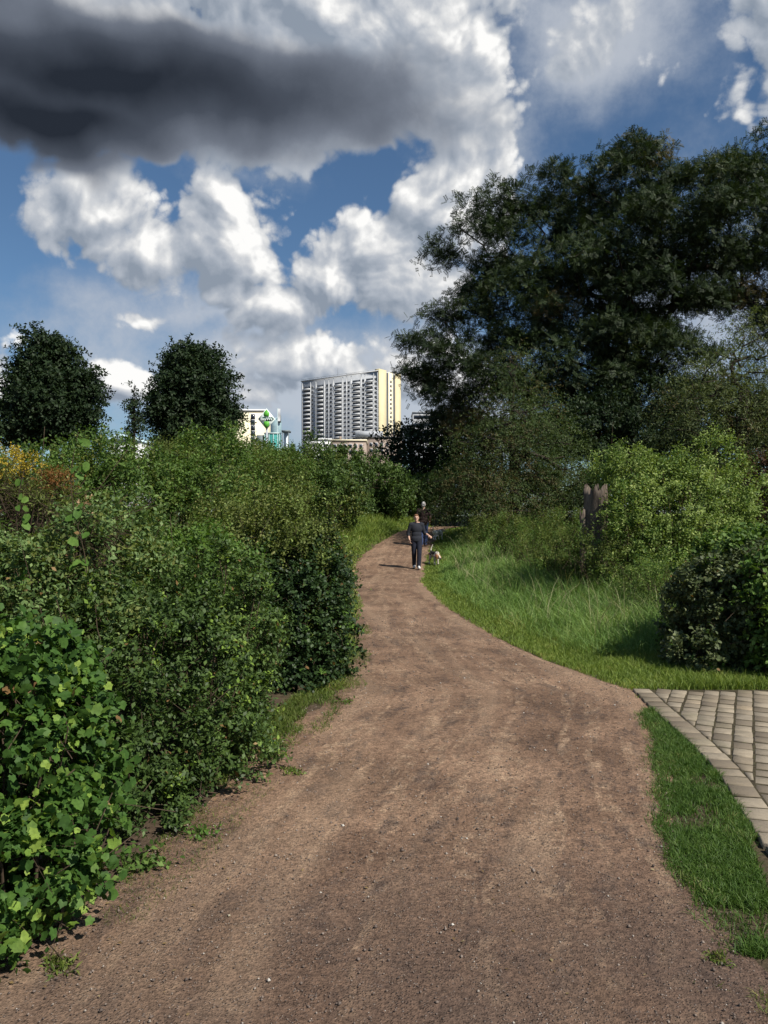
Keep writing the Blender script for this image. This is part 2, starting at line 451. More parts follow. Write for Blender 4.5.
def make_paving():
    rng = random.Random(4)
    m, nt, out = new_mat('pale_paving_stone')
    g = nt.node('ShaderNodeNewGeometry'); pos = g.outputs['Position']
    n = nt.noise(pos, 14, 6, 0.65); n2 = nt.noise(pos, 80, 3, 0.6); n0 = nt.noise(pos, 2.2, 4, 0.6)
    c = nt.ramp(g.outputs['Random Per Island'], [(0.0, (0.16, 0.13, 0.095)), (0.3, (0.23, 0.188, 0.135)), (0.6, (0.265, 0.225, 0.17)), (0.92, (0.33, 0.275, 0.20)), (1.0, (0.31, 0.21, 0.12))])
    c = nt.mix(nt.mrange(n, 0.35, 0.75, 0.0, 0.6), c, (0.15, 0.125, 0.095))
    c = nt.mix(nt.mrange(n0, 0.52, 0.72, 0.0, 0.45), c, (0.13, 0.12, 0.075))
    principled(nt, out, c, 0.85, 0.25, bump=nt.math('ADD', n, nt.math('MULTIPLY', n2, 0.5)), bump_d=0.006)
    V, Fs = [], []
    # border course, stones laid across the edge line
    y = 0.6
    while y < 7.5:
        L = rng.uniform(0.15, 0.19)
        yc = y + L / 2
        sl = float((bx(yc + .05) - bx(yc - .05)) / .1)
        stone(V, Fs, float(bx(yc)) + 0.078, yc, 0.078, L / 2 - 0.010, -math.atan(sl), -0.06, 0.0315, rng)
        y += L
    # field in slanting courses
    ang = math.atan(0.46)
    dx, dy = math.sin(ang), math.cos(ang)
    w = 0.138
    for k in range(-70, 75):
        off = k * w + rng.uniform(-.004, .004)
        t = rng.uniform(-0.2, 0)
        ox, oy = 2.4 + off * dy, 6.0 - off * dx
        t -= 9
        while t < 9:
            L = rng.uniform(0.15, 0.20)
            tc = t + L / 2
            px_, py_ = ox + dx * tc, oy + dy * tc
            t += L
            if py_ > 7.47 or py_ < 0.7 or px_ > 8: continue
            ex = float(bx(py_)); sl = float((bx(py_ + .05) - bx(py_ - .05)) / .1)
            stone(V, Fs, px_, py_, w / 2 - 0.005, L / 2 - 0.012, -ang, -0.06, 0.03, rng, ((ex + 0.166, py_), (math.cos(math.atan(sl)), -math.sin(math.atan(sl)))))
    Fa = np.array(Fs); tri = Fa[:, 2] == Fa[:, 3]
    o = mesh_np('pavement', np.array(V), [Fa[~tri], Fa[tri][:, :3]], m)
    tag(o, 'pale setts laid in slanting courses behind a border row', kind='structure')
    # earth bedding between the stones
    ys = np.linspace(0.6, 7.5, 60)
    A = np.stack([bx(ys) + 0.02, ys, np.full(60, 0.0245)], -1); Bq = np.stack([np.full(60, 8.1), ys, np.full(60, 0.0245)], -1)
    VV = np.concatenate([A, Bq]); i = np.arange(59)
    mj, nt, out = new_mat('joint_earth')
    nz = nt.noise(geopos(nt), 30, 4, 0.6)
    principled(nt, out, nt.ramp(nz, [(0.35, (0.035, 0.028, 0.02)), (0.62, (0.07, 0.06, 0.035)), (0.7, (0.05, 0.075, 0.025))]), 0.95, 0.1)
    o2 = mesh_np('paving_bed', VV, np.stack([i, i + 60, i + 61, i + 1], -1), mj)
    tag(o2, 'dark earth in the joints of the paving', kind='structure')
make_paving()

# ------------------------------------------------------------------ leaves
SH = {}
SH['oval'] = (np.array([(0, 0, 0), (.45, -.28, .09), (1, 0, -.06), (.45, .28, .09)]), np.array([(0, 1, 2, 3)]))
SH['long'] = (np.array([(0, 0, 0), (.45, -.13, .05), (1, 0, -.12), (.45, .13, .05)]), np.array([(0, 1, 2, 3)]))
SH['round'] = (np.array([(0, 0, 0), (.22, -.33, .06), (.72, -.30, .05), (1, 0, -.08), (.72, .30, .05), (.22, .33, .06), (.5, 0, -.02)]),
               np.array([(0, 1, 2, 6), (6, 2, 3, 4), (0, 6, 4, 5)]))
_l = [(.06, 0, 0), (-.08, -.22, .02), (.10, -.42, -.05), (.30, -.36, .03), (.58, -.42, -.05), (.72, -.24, .03), (.98, 0, -.12),
      (.72, .24, .03), (.58, .42, -.05), (.30, .36, .03), (.10, .42, -.05), (-.08, .22, .02), (.36, 0, -.03)]
SH['lobed'] = (np.array(_l), np.array([(12, 0, 1, 2), (12, 2, 3, 4), (12, 4, 5, 6), (12, 6, 7, 8), (12, 8, 9, 10), (12, 10, 11, 0)]))
# a pinnate leaf: leaflets on both sides of one stalk
_v, _f = [], []
for _k in range(5):
    for _s in (-1, 1):
        _b = len(_v); _x = 0.12 + 0.17 * _k
        _v += [(_x, 0, 0), (_x + .02, _s * .16, .03), (_x + .13, _s * .30, -.03), (_x + .14, _s * .12, .03)]
        _f.append((_b, _b + 1, _b + 2, _b + 3) if _s < 0 else (_b, _b + 3, _b + 2, _b + 1))
SH['pinnate'] = (np.array(_v), np.array(_f))

def leaf_geo(P, A, N, S, shape):
    sv, sf = SH[shape]
    A = norm(A); N = norm(N - A * (N * A).sum(-1, keepdims=True)); Bv = np.cross(N, A)
    V = P[:, None] + S[:, None, None] * (sv[None, :, 0:1] * A[:, None] + sv[None, :, 1:2] * Bv[:, None] + sv[None, :, 2:3] * N[:, None])
    k = len(sv)
    Fq = sf[None] + (np.arange(len(P)) * k)[:, None, None]
    return V.reshape(-1, 3), Fq.reshape(-1, sf.shape[1])

def sprig_leaves(rng, O, D, L, k, size, shape, up=0.6, svar=0.3, spread=0.9, droop=0.15):
    n = len(O)
    t = (np.arange(k) + 0.6) / k
    t = np.clip(t[None] + rng.uniform(-.5 / k, .5 / k, (n, k)), 0, 1)
    P = O[:, None] + D[:, None] * (L[:, None] * t)[..., None]
    P[..., 2] -= droop * L[:, None] * t * t
    ref = norm(np.cross(D, rng.normal(size=(n, 3))))
    ref2 = np.cross(D, ref)
    ph = rng.uniform(0, 6.28, (n, 1)) + np.arange(k)[None] * 2.4
    side = ref[:, None] * np.cos(ph)[..., None] + ref2[:, None] * np.sin(ph)[..., None]
    A = D[:, None] * 0.55 + side * spread + rng.normal(size=(n, k, 3)) * 0.25
    N = D[:, None] * 0.5 + rng.normal(size=(n, k, 3)) * 0.45
    N[..., 2] += up
    S = size * rng.uniform(1 - svar, 1 + svar, (n, k)) * (1.0 - 0.25 * t)
    return leaf_geo(P.reshape(-1, 3), A.reshape(-1, 3), N.reshape(-1, 3), S.reshape(-1), shape)

def tubes(polys, sides=5):
    """polys: list of (points (n,3), radii (n,)) -> one vertex/face set"""
    VV, FF, off = [], [], 0
    for pts, rad in polys:
        pts = np.asarray(pts, float); n = len(pts)
        T = norm(np.gradient(pts, axis=0))
        ref = np.array([0.31, 0.87, 0.38])
        U = norm(np.cross(T, ref)); W = np.cross(T, U)
        a = np.arange(sides) * 2 * np.pi / sides
        ring = pts[:, None] + np.asarray(rad)[:, None, None] * (np.cos(a)[None, :, None] * U[:, None] + np.sin(a)[None, :, None] * W[:, None])
        VV.append(ring.reshape(-1, 3))
        i = np.arange(n - 1)[:, None] * sides; j = np.arange(sides)[None]; j2 = (j + 1) % sides
        FF.append((np.stack([i + j, i + j2, i + sides + j2, i + sides + j], -1).reshape(-1, 4)) + off)
        off += n * sides
    return np.concatenate(VV), np.concatenate(FF)

def skeleton(rng, base, trunk_pts, tips, r_tip, power=0.5, wob=0.12, step=0.8):
    """grow limbs from a trunk polyline towards every tip point"""
    nodes = [np.array(base, float)] + [np.array(p, float) for p in trunk_pts]
    par = [-1] + list(range(len(trunk_pts)))
    cnt_leaf = []
    c0 = nodes[-1]
    order = np.argsort(np.linalg.norm(tips - c0, axis=1))
    for ti in order:
        tip = tips[ti]
        arr = np.array(nodes)
        dv = tip - arr
        dist = np.linalg.norm(dv, axis=1)
        pen = np.maximum(0, arr[:, 2] - tip[2]) * 0.8
        j = int(np.argmin(dist + pen + (np.arange(len(arr)) == 0) * 5))
        m = max(1, int(dist[j] / step))
        prev = j; p0 = arr[j]
        g = arr[j] - arr[par[j]] if par[j] >= 0 else np.array([0, 0, 1.])
        g = g / max(np.linalg.norm(g), 1e-6) * dist[j] * 0.4
        p1 = p0 + g
        for s in range(1, m + 1):
            t = s / m
            q = (1 - t) ** 2 * p0 + 2 * t * (1 - t) * p1 + t * t * tip
            if s < m: q = q + rng.normal(size=3) * wob * min(1, dist[j] / m)
            nodes.append(q); par.append(prev); prev = len(nodes) - 1
        cnt_leaf.append(prev)
    n = len(nodes)
    cnt = np.zeros(n); kids = [[] for _ in range(n)]
    for i in cnt_leaf: cnt[i] += 1
    for i in range(n - 1, 0, -1):
        cnt[par[i]] += cnt[i]; kids[par[i]].append(i)
    rad = r_tip * np.maximum(cnt, 1) ** power
    polys = []
    stack = [(0, None)]
    while stack:
        s, pr = stack.pop()
        line = [pr] if pr is not None else []
        i = s
        while True:
            line.append(i)
            if not kids[i]: break
            ks = sorted(kids[i], key=lambda q: -cnt[q])
            for q in ks[1:]: stack.append((q, i))
            i = ks[0]
        if len(line) >= 2:
            pts = np.array([nodes[q] for q in line]); rr = rad[line].copy()
            if pr is not None: rr[0] = rr[1]
            rr[-1] *= 0.5
            polys.append((pts, rr))
    return polys

CLUMP = 0.0
def lump_points(rng, lumps, n, lo=0.0, depth=0.16, noise=0.22, zmin=None, maxdepth=0.75):
    """points in the outer shell of a union of ellipsoids, with the outward direction"""
    lumps = np.array(lumps, float)
    area = (lumps[:, 3] * lumps[:, 5] + lumps[:, 4] * lumps[:, 5] + lumps[:, 3] * lumps[:, 4])
    out_p, out_d = [], []
    got = 0
    K = rng.normal(size=(5, 3)) * 3.2; PH = rng.uniform(0, 6.28, 5)
    for _ in range(60):
        m = n * 2
        i = rng.choice(len(lumps), m, p=area / area.sum())
        d = norm(rng.normal(size=(m, 3)))
        r = 1 - np.minimum(rng.exponential(depth, m), maxdepth)
        bump = 1 + noise * (np.sin(d @ K.T + PH[None] + i[:, None] * 1.7).sum(1) / 2.2)
        p = lumps[i, :3] + d * lumps[i, 3:] * (r * bump)[:, None]
        ok = np.ones(m, bool)
        q = (p[:, None] - lumps[None, :, :3]) / lumps[None, :, 3:]
        f = np.linalg.norm(q, axis=2)
        f[np.arange(m), i] = 9
        ok &= f.min(1) > 1 - depth * 2.2
        g = gz(p[:, 0], p[:, 1])
        ok &= p[:, 2] > g + (0.03 if zmin is None else zmin)
        out_p.append(p[ok]); out_d.append(norm(d[ok] / lumps[i][ok][:, 3:]))
        got += ok.sum()
        if got >= n: break
    return np.concatenate(out_p)[:n], np.concatenate(out_d)[:n]

M_BARK = None
def bark_mat(name, a, b, scale=3):
    m, nt, out = new_mat(name)
    pos = objpos(nt)
    n = nt.noise(nt.vmath('MULTIPLY', pos, (4, 4, 0.8)), scale, 6, 0.65, 0.5)
    principled(nt, out, nt.ramp(n, [(0.3, a), (0.7, b)]), 0.9, 0.15, bump=n, bump_d=0.04)
    return m
BARK = bark_mat('dark_bark', (0.018, 0.014, 0.011), (0.06, 0.048, 0.038))
TWIG = bark_mat('twig_bark', (0.035, 0.024, 0.016), (0.09, 0.066, 0.045))

def shrub(name, label, cat, lumps, n, L, k, size, shape, mats, seed, group=None, tip_frac=0.0, up=0.6, dup=0.5, jit=0.5,
          depth=0.16, noise=0.22, stems=26, droop=0.15, parent=None, svar=0.3, stem_r=0.006, zmin=None, foliage='foliage', clump=0.5, per=22, wild=0.06):
    rng = np.random.default_rng(seed)
    lumps = np.array(lumps, float)
    bxy = lumps[:, :2].mean(0)
    root = parent
    if root is None:
        root = empty(name, (bxy[0], bxy[1], float(gz(*bxy))), label, cat, group)
    P, D = lump_points(rng, lumps, n, depth=depth, noise=noise, zmin=zmin)
    # leaves gather into masses with hollows between
    K = max(3, n // per)
    cs = P[:K] + D[:K] * 0.03
    near = np.concatenate([np.argmin(((P[i:i + 1500, None] - cs[None]) ** 2).sum(2), 1) for i in range(0, len(P), 1500)])
    keepz = P[:, 2].copy()
    P = P + (cs[near] - P) * (clump * rng.uniform(.5, 1.3, len(P)))[:, None]
    D = D + norm(P - cs[near] + 1e-5) * .5 + rng.normal(size=D.shape) * jit; D[:, 2] += dup; D = norm(D)
    LL = L * rng.uniform(0.6, 1.4, len(P)) * np.where(rng.random(len(P)) < wild, 1.9, 1.0)
    O = P - D * (LL * 0.6)[:, None]
    V, Fq = sprig_leaves(rng, O, D, LL, k, size, shape, up=up, droop=droop, svar=svar)
    if not isinstance(mats, (list, tuple)): mats = [mats]
    fp = len(SH[shape][1]) * k
    mi = None
    if len(mats) > 1:
        # runs of fresh shoots sit near the outside, in patches
        pn = fbm(P[:, 0] * 2.3 + seed, P[:, 2] * 2.3 + P[:, 1] * 1.7)
        sel = (rng.random(len(P)) < tip_frac * np.clip((pn - 0.3) * 5, 0, 2.5))
        mi = np.repeat(sel.astype(np.int32), fp)
        if len(mats) > 2:
            nf = len(SH[shape][1])
            dead = np.repeat(rng.random(len(P) * k) < .008, nf)
            mi[dead] = 2
    mesh_np(foliage, V, Fq, mats, root, mi)
    if stems:
        z0 = float(gz(*bxy))
        idx = rng.choice(len(P), min(stems, len(P)), replace=False)
        polys = []
        for i in idx:
            j = np.argmin(((lumps[:, :2] - P[i, :2]) ** 2).sum(1))
            b = np.array([lumps[j, 0] + rng.normal() * .15 * lumps[j, 3], lumps[j, 1] + rng.normal() * .15 * lumps[j, 4], 0.0])
            b[2] = float(gz(b[0], b[1])) - 0.03
            mid = (b + P[i]) / 2 + np.array([0, 0, 0.15 * abs(P[i, 2] - b[2])])
            t = np.linspace(0, 1, 7)[:, None]
            pts = (1 - t) ** 2 * b + 2 * t * (1 - t) * mid + t * t * P[i]
            pts[1:-1] += rng.normal(size=(5, 3)) * 0.02
            polys.append((pts, np.linspace(stem_r * 1.6, stem_r * 0.35, 7)))
        # runners at ground level join the stems of one plant
        for lm in lumps:
            q = np.linspace(0, 1, 8)[:, None]
            rr = np.array([bxy[0], bxy[1], 0.0]) * (1 - q) + np.array([lm[0], lm[1], 0.0]) * q
            rr[:, 2] = gz(rr[:, 0], rr[:, 1]) - .004
            if np.linalg.norm(rr[-1, :2] - rr[0, :2]) > .05: polys.append((rr, np.full(8, stem_r * 1.5)))
        # twigs that carry the sprigs
        tw = rng.choice(len(P), min(len(P), 260), replace=False)
        for i in tw:
            polys.append((np.array([O[i] - D[i] * LL[i] * .6, O[i] + D[i] * LL[i] * .3, O[i] + D[i] * LL[i] * .95 - [0, 0, droop * LL[i]]]), np.array([1, .7, .3]) * stem_r * 0.45))
        V, Fq = tubes(polys, 4)
        mesh_np('stem', V, Fq, TWIG, root)
    return root

def tree(name, label, cat, base, trunk, lumps, nclump, crad, nspr, L, k, size, shape, mats, seed, r_tip=0.02, power=0.5,
         mind=None, group=None, bark=None, tip_frac=0.0, droop=0.25, depth=0.35, noise=0.25, up=0.7, flat=0.65, step=0.8, zmin=1.0, wild=0.0):
    rng = np.random.default_rng(seed)
    base = np.array([base[0], base[1], float(gz(base[0], base[1])) - 0.05])
    root = empty(name, tuple(base), label, cat, group)
    P, D = lump_points(rng, lumps, nclump * 4, depth=depth, noise=noise, zmin=zmin, maxdepth=0.9)
    mind = mind or crad * 0.8
    keep = []
    for i in range(len(P)):
        if len(keep) >= nclump: break
        if not keep or np.min(np.linalg.norm(P[keep] - P[i], axis=1)) > mind: keep.append(i)
    C = P[keep]; OD = D[keep]
    polys = skeleton(rng, base, trunk, C, r_tip, power, step=step)
    V, Fq = tubes(polys, 6)
    mesh_np('trunk', V, Fq, bark or BARK, root, smooth=True)
    # leaf sprigs round every clump
    ns = rng.poisson(nspr * rng.uniform(0.5, 1.5, len(C)))
    idx = np.repeat(np.arange(len(C)), ns)
    off = rng.normal(size=(len(idx), 3)) * np.array([1, 1, flat]) * crad * 0.5
    O = C[idx] + off
    DD = norm(norm(off + 1e-6) * 0.8 + OD[idx] * 0.5 + rng.normal(size=off.shape) * 0.5)
    LL = L * rng.uniform(0.6, 1.4, len(idx)) * np.where(rng.random(len(idx)) < wild, 2.0, 1.0)
    V, Fq = sprig_leaves(rng, O, DD, LL, k, size, shape, up=up, droop=droop)
    if not isinstance(mats, (list, tuple)): mats = [mats]
    mi = None
    if len(mats) > 1:
        cs = rng.random(len(C)) < tip_frac
        sel = cs[idx] & (rng.random(len(idx)) < 0.8)
        mi = np.repeat(sel.astype(np.int32), len(SH[shape][1]) * k)
    mesh_np('crown', V, Fq, mats, root, mi)
    return root

# pixel -> world at a given depth
def at(px, py, Y): return np.array([(px - CX) * Y / F, Y, CAM_H + (HY - py) * Y / F])


def lp(px, py, Y, rw, rh, rd):
    """ellipsoid from where its middle is seen at depth Y: half sizes given in photo pixels, depth in metres"""
    c = at(px, py, Y)
    return (c[0], c[1], c[2], rw * Y / F, rd, rh * Y / F)

# ------------------------------------------------------------------ leaf colours
LF_LOBED = leaf_mat('leaf_lobed', [(0.0, (0.0306, 0.0723, 0.0153)), (0.5, (0.0510, 0.1148, 0.0238)), (0.8, (0.0868, 0.1700, 0.0306)), (1.0, (0.1632, 0.2295, 0.0425))], 2.5)
LF_LIME = leaf_mat('leaf_lime', [(0.0, (0.14, 0.26, 0.04)), (1.0, (0.30, 0.40, 0.085))], 3, 0.35)
LF_DARK = leaf_mat('leaf_dark', [(0.0, (0.0275, 0.0524, 0.0146)), (0.5, (0.0550, 0.0961, 0.0248)), (0.85, (0.1009, 0.1631, 0.0408)), (1.0, (0.2140, 0.2621, 0.0874))], 2.0, 0.24, 0.52, 0.28)
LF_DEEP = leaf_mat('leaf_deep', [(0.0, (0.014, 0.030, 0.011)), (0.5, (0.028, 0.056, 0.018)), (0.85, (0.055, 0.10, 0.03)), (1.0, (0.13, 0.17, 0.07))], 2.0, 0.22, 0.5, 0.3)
LF_MID = leaf_mat('leaf_mid', [(0.0, (0.0429, 0.0816, 0.0189)), (0.5, (0.0857, 0.1531, 0.0350)), (0.85, (0.1531, 0.2406, 0.0583)), (1.0, (0.2909, 0.3353, 0.1166))], 2.0)
LF_OLIVE = leaf_mat('leaf_olive', [(0.0, (0.0543, 0.0766, 0.0185)), (0.5, (0.1087, 0.1420, 0.0346)), (0.85, (0.1852, 0.2099, 0.0617)), (1.0, (0.2964, 0.2840, 0.1111))], 2.0)
LF_GREY = leaf_mat('leaf_greygreen', [(0.0, (0.0607, 0.1031, 0.0334)), (0.5, (0.1183, 0.1895, 0.0637)), (0.85, (0.2123, 0.2957, 0.1137)), (1.0, (0.4094, 0.4549, 0.2274))], 2.2)
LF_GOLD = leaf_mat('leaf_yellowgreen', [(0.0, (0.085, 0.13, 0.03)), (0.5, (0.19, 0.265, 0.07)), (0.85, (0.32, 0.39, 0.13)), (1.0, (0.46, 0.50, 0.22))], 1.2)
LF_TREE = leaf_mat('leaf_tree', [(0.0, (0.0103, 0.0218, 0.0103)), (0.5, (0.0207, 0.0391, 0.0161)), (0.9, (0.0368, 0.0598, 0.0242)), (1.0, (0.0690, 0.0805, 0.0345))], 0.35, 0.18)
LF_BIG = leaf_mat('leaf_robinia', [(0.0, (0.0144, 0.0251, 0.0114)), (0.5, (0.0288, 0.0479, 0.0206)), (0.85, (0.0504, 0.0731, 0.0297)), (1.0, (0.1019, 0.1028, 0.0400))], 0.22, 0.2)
LF_WILLOW = leaf_mat('leaf_pale_tree', [(0.0, (0.0468, 0.0676, 0.0286)), (0.5, (0.0936, 0.1222, 0.0494)), (0.9, (0.1560, 0.1820, 0.0780)), (1.0, (0.2600, 0.2210, 0.1040))], 0.5)
LF_HAW = leaf_mat('leaf_hawthorn', [(0.0, (0.0330, 0.0570, 0.0225)), (0.5, (0.0690, 0.1050, 0.0390)), (0.9, (0.1200, 0.1575, 0.0600)), (1.0, (0.2250, 0.2250, 0.0900))], 0.6)
LF_HAWTIP = leaf_mat('leaf_hawthorn_tip', [(0.0, (0.06, 0.06, 0.025)), (1.0, (0.14, 0.11, 0.055))], 0.6)
LF_COPPER = leaf_mat('leaf_copper', [(0.0, (0.035, 0.02, 0.013)), (0.5, (0.07, 0.038, 0.022)), (1.0, (0.13, 0.08, 0.04))], 1.5)
LF_PURPLE = leaf_mat('leaf_dark_hedge', [(0.0, (0.0369, 0.0528, 0.0210)), (0.5, (0.0792, 0.1056, 0.0419)), (0.85, (0.1584, 0.1863, 0.0838)), (1.0, (0.3167, 0.3260, 0.1677))], 2.5, 0.18, 0.5, 0.3)
LF_FRESH = leaf_mat('leaf_fresh', [(0.0, (0.055, 0.13, 0.022)), (1.0, (0.16, 0.27, 0.055))], 2.0, 0.35)
FL_YELLOW = leaf_mat('flower_yellow', [(0.0, (0.30, 0.20, 0.02)), (1.0, (0.55, 0.42, 0.06))], 3)
FL_RUST = leaf_mat('seed_head_rust', [(0.0, (0.12, 0.05, 0.015)), (1.0, (0.30, 0.15, 0.05))], 3)
FL_PINK = leaf_mat('flower_peach', [(0.0, (0.40, 0.20, 0.13)), (1.0, (0.52, 0.40, 0.26))], 3)

LF_DEAD = leaf_mat('leaf_dead', [(0.0, (0.09, 0.05, 0.022)), (0.6, (0.22, 0.13, 0.055)), (1.0, (0.36, 0.26, 0.12))], 3)
HEDGE = 'shrubs of the mixed hedge left of the path'
# ---- left side, near to far
shrub('lobed_leaf_shrub', 'bright green shrub with large lobed leaves at the near end of the hedge', 'shrub',
      [lp(15, 775, 3.25, 84, 135, .5), lp(52, 760, 3.4, 62, 105, .42), lp(-70, 740, 3.2, 110, 150, .55), lp(48, 850, 3.15, 62, 70, .34), lp(0, 890, 2.95, 44, 56, .28), lp(30, 660, 3.7, 60, 40, .35)],
      2600, .22, 6, .046, 'lobed', [LF_LOBED, LF_LIME, LF_DEAD], 11, HEDGE, tip_frac=.09, up=.55, dup=.15, depth=.16, noise=.2, stems=30, svar=.5)
shrub('small_leaf_shrub', 'dark small-leaved shrub with pale fresh tips beside the lobed-leaf shrub', 'shrub',
      [lp(165, 690, 5.2, 95, 120, .75), lp(225, 660, 5.6, 65, 110, .6), lp(130, 760, 4.6, 75, 95, .5), lp(205, 745, 5.0, 65, 75, .45), lp(150, 810, 4.3, 40, 55, .3)],
      5000, .20, 9, .040, 'oval', [LF_DARK, LF_LIME, LF_DEAD], 12, HEDGE, tip_frac=.05, up=.75, depth=.15, noise=.2, stems=40)
shrub('round_leaf_shrub', 'dense dark shrub standing at the path edge at the far end of the hedge', 'shrub',
      [lp(302, 625, 8.2, 48, 72, .75), lp(315, 585, 8.5, 36, 55, .7), lp(302, 655, 7.9, 36, 50, .5), lp(262, 620, 8.4, 50, 85, .7)],
      4600, .22, 9, .045, 'round', [LF_DEEP, LF_FRESH, LF_DEAD], 13, HEDGE, tip_frac=.05, up=.7, depth=.15, noise=.22, stems=40)
shrub('twiggy_shrub', 'olive green twiggy shrub rising in loose shoots above the dense dark shrub', 'shrub',
      [lp(292, 535, 8.7, 44, 48, .7), lp(255, 540, 8.5, 44, 50, .7), lp(318, 560, 8.7, 26, 44, .5), lp(225, 560, 8.6, 45, 60, .8)],
      2900, .42, 12, .042, 'oval', [LF_OLIVE, LF_GOLD], 14, HEDGE, tip_frac=.2, up=.5, dup=1.1, depth=.2, noise=.3, stems=40, wild=.15)
shrub('pale_leaf_shrub', 'light green leafy shrub in the middle of the hedge behind the dark small-leaved shrub', 'shrub',
      [lp(195, 575, 7.0, 55, 50, .7), lp(140, 590, 6.5, 55, 55, .7), lp(225, 610, 7.0, 40, 50, .6)],
      2300, .25, 9, .052, 'oval', [LF_MID, LF_FRESH], 15, HEDGE, tip_frac=.25, up=.6, dup=.7, depth=.18, noise=.25, stems=30)
shrub('grey_leaf_shrub', 'tangled grey-green shrub with peach flowers behind the lobed-leaf shrub', 'shrub',
      [lp(70, 570, 5.4, 75, 65, .7), lp(10, 590, 5.0, 75, 70, .7), lp(120, 555, 6.0, 55, 55, .6), lp(-80, 600, 4.8, 90, 90, .7), lp(60, 640, 5.0, 80, 70, .6)],
      3400, .28, 9, .046, 'oval', [LF_GREY, LF_OLIVE, LF_DEAD], 16, HEDGE, tip_frac=.30, up=.5, dup=.8, depth=.2, noise=.28, stems=40)
shrub('tall_hedge_shrub', 'tall dark green shrub below the gap between the two round trees', 'shrub',
      [lp(150, 500, 10.5, 70, 55, 1.2), lp(95, 500, 10.0, 60, 50, 1.1), lp(200, 490, 11.0, 60, 55, 1.2)],
      4200, .32, 9, .055, 'oval', [LF_MID, LF_OLIVE], 17, HEDGE, tip_frac=.15, up=.6, dup=.7, depth=.18, noise=.3, stems=30)
shrub('bushy_willow', 'olive bushy willow showing above the hedge beneath the right-hand round tree', 'shrub',
      [lp(220, 475, 16, 50, 36, 1.4), lp(265, 480, 17, 45, 36, 1.4), lp(175, 470, 15.5, 40, 34, 1.2)],
      3600, .5, 12, .085, 'long', [LF_OLIVE, LF_MID], 18, HEDGE, tip_frac=.4, up=.4, dup=1.0, depth=.2, noise=.3, stems=30)
shrub('elder_bush', 'dark bush with ragged top in front of the sign tower', 'shrub',
      [lp(285, 475, 23, 32, 34, 1.6), lp(310, 480, 24, 30, 36, 1.6), lp(262, 480, 22, 30, 28, 1.5)],
      3200, .5, 10, .11, 'oval', [LF_DARK, LF_MID], 19, HEDGE, tip_frac=.2, up=.6, dup=.6, depth=.2, noise=.3, stems=30)
shrub('rough_bush', 'mid green bush below the round tree at the far left of the hedge', 'shrub',
      [lp(40, 480, 9.0, 70, 36, 1.0), lp(-60, 480, 8.5, 80, 45, 1.0), lp(95, 470, 10, 45, 36, .9), lp(10, 520, 8.2, 80, 50, .9)],
      4200, .32, 9, .05, 'oval', [LF_MID, LF_OLIVE], 20, HEDGE, tip_frac=.3, up=.5, dup=.9, depth=.2, noise=.3, stems=30)
# flowers: goldenrod and dock seed heads as plants of their own
def flowering(name, label, cat, px, py, Y, rw, rh, matf, seed, n=160, size=.03, leafm=None):
    root = shrub(name, label, cat, [lp(px, py + rh * 1.9, Y, rw * 1.1, rh * 1.6, .35)], 260, .3, 8, .05, 'long', leafm or LF_OLIVE, seed, up=.4, dup=1.2, stems=14)
    rng = np.random.default_rng(seed + 900)
    P, D = lump_points(rng, [lp(px, py, Y, rw, rh, .3)], n, depth=.4, noise=.3)
    D = norm(D + rng.normal(size=D.shape) * .5 + np.array([0, 0, .6]))
    if n < 50:
        for i in range(len(P)):
            V, Fq = sprig_leaves(rng, P[i:i + 1], D[i:i + 1], np.full(1, .04), 10, size * .7, 'oval', spread=.7)
            mesh_np('flower_head', V, Fq, matf, root)
    else:
        V, Fq = sprig_leaves(rng, P, D, np.full(len(P), .09), 10, size * .7, 'oval', spread=.7)
        mesh_np('flower_head', V, Fq, matf, root)
    return root
flowering('goldenrod', 'goldenrod in yellow flower at the upper end of the hedge', 'wildflower', 14, 462, 7.2, 22, 13, FL_YELLOW, 31)
flowering('dock_plant', 'dock plant with rusty brown seed heads beside the goldenrod', 'wildflower', 55, 481, 7.0, 15, 11, FL_RUST, 32)
flowering('rose_spray', 'spray of small peach flowers low in the tangled grey-green shrub', 'wildflower', 86, 508, 5.6, 9, 9, FL_PINK, 33, 14, .03, LF_GREY)

def vine(name, label, px, ytop, ybot, Y, seed, size):
    rng = np.random.default_rng(seed)
    b = at(px + 4, ybot, Y); t = at(px, ytop, Y)
    root = empty(name, (b[0], b[1], float(gz(b[0], b[1]))), label, 'climber')
    b0 = np.array([b[0], b[1] + .1, float(gz(b[0], b[1]))])
    s = np.linspace(0, 1, 24)[:, None]
    pts = b0 * (1 - s) + t * s + np.stack([.03 * np.sin(s[:, 0] * 13), .03 * np.cos(s[:, 0] * 11), 0 * s[:, 0]], -1)
    V, Fq = tubes([(pts, np.linspace(.006, .002, 24))], 5)
    mesh_np('stem', V, Fq, TWIG, root)
    n = 16
    u = rng.uniform(.45, 1.0, n); P = b0 * (1 - u[:, None]) + t * u[:, None] + rng.normal(size=(n, 3)) * .03
    A = norm(rng.normal(size=(n, 3)) * np.array([1, .6, .3]) + np.array([0, -.3, -.7]))
    N = norm(np.array([0.2, -1, .5]) + rng.normal(size=(n, 3)) * .4)
    V, Fq = leaf_geo(P, A, N, size * rng.uniform(.7, 1.2, n), 'round')
    mesh_np('foliage', V, Fq, LF_FRESH, root)
vine('climbing_vine', 'climber with big fresh green leaves standing out of the hedge top', 76, 432, 640, 4.9, 41, .068)
vine('climbing_vine', 'low climber with a few broad light leaves below the goldenrod', 22, 470, 640, 4.7, 42, .06)

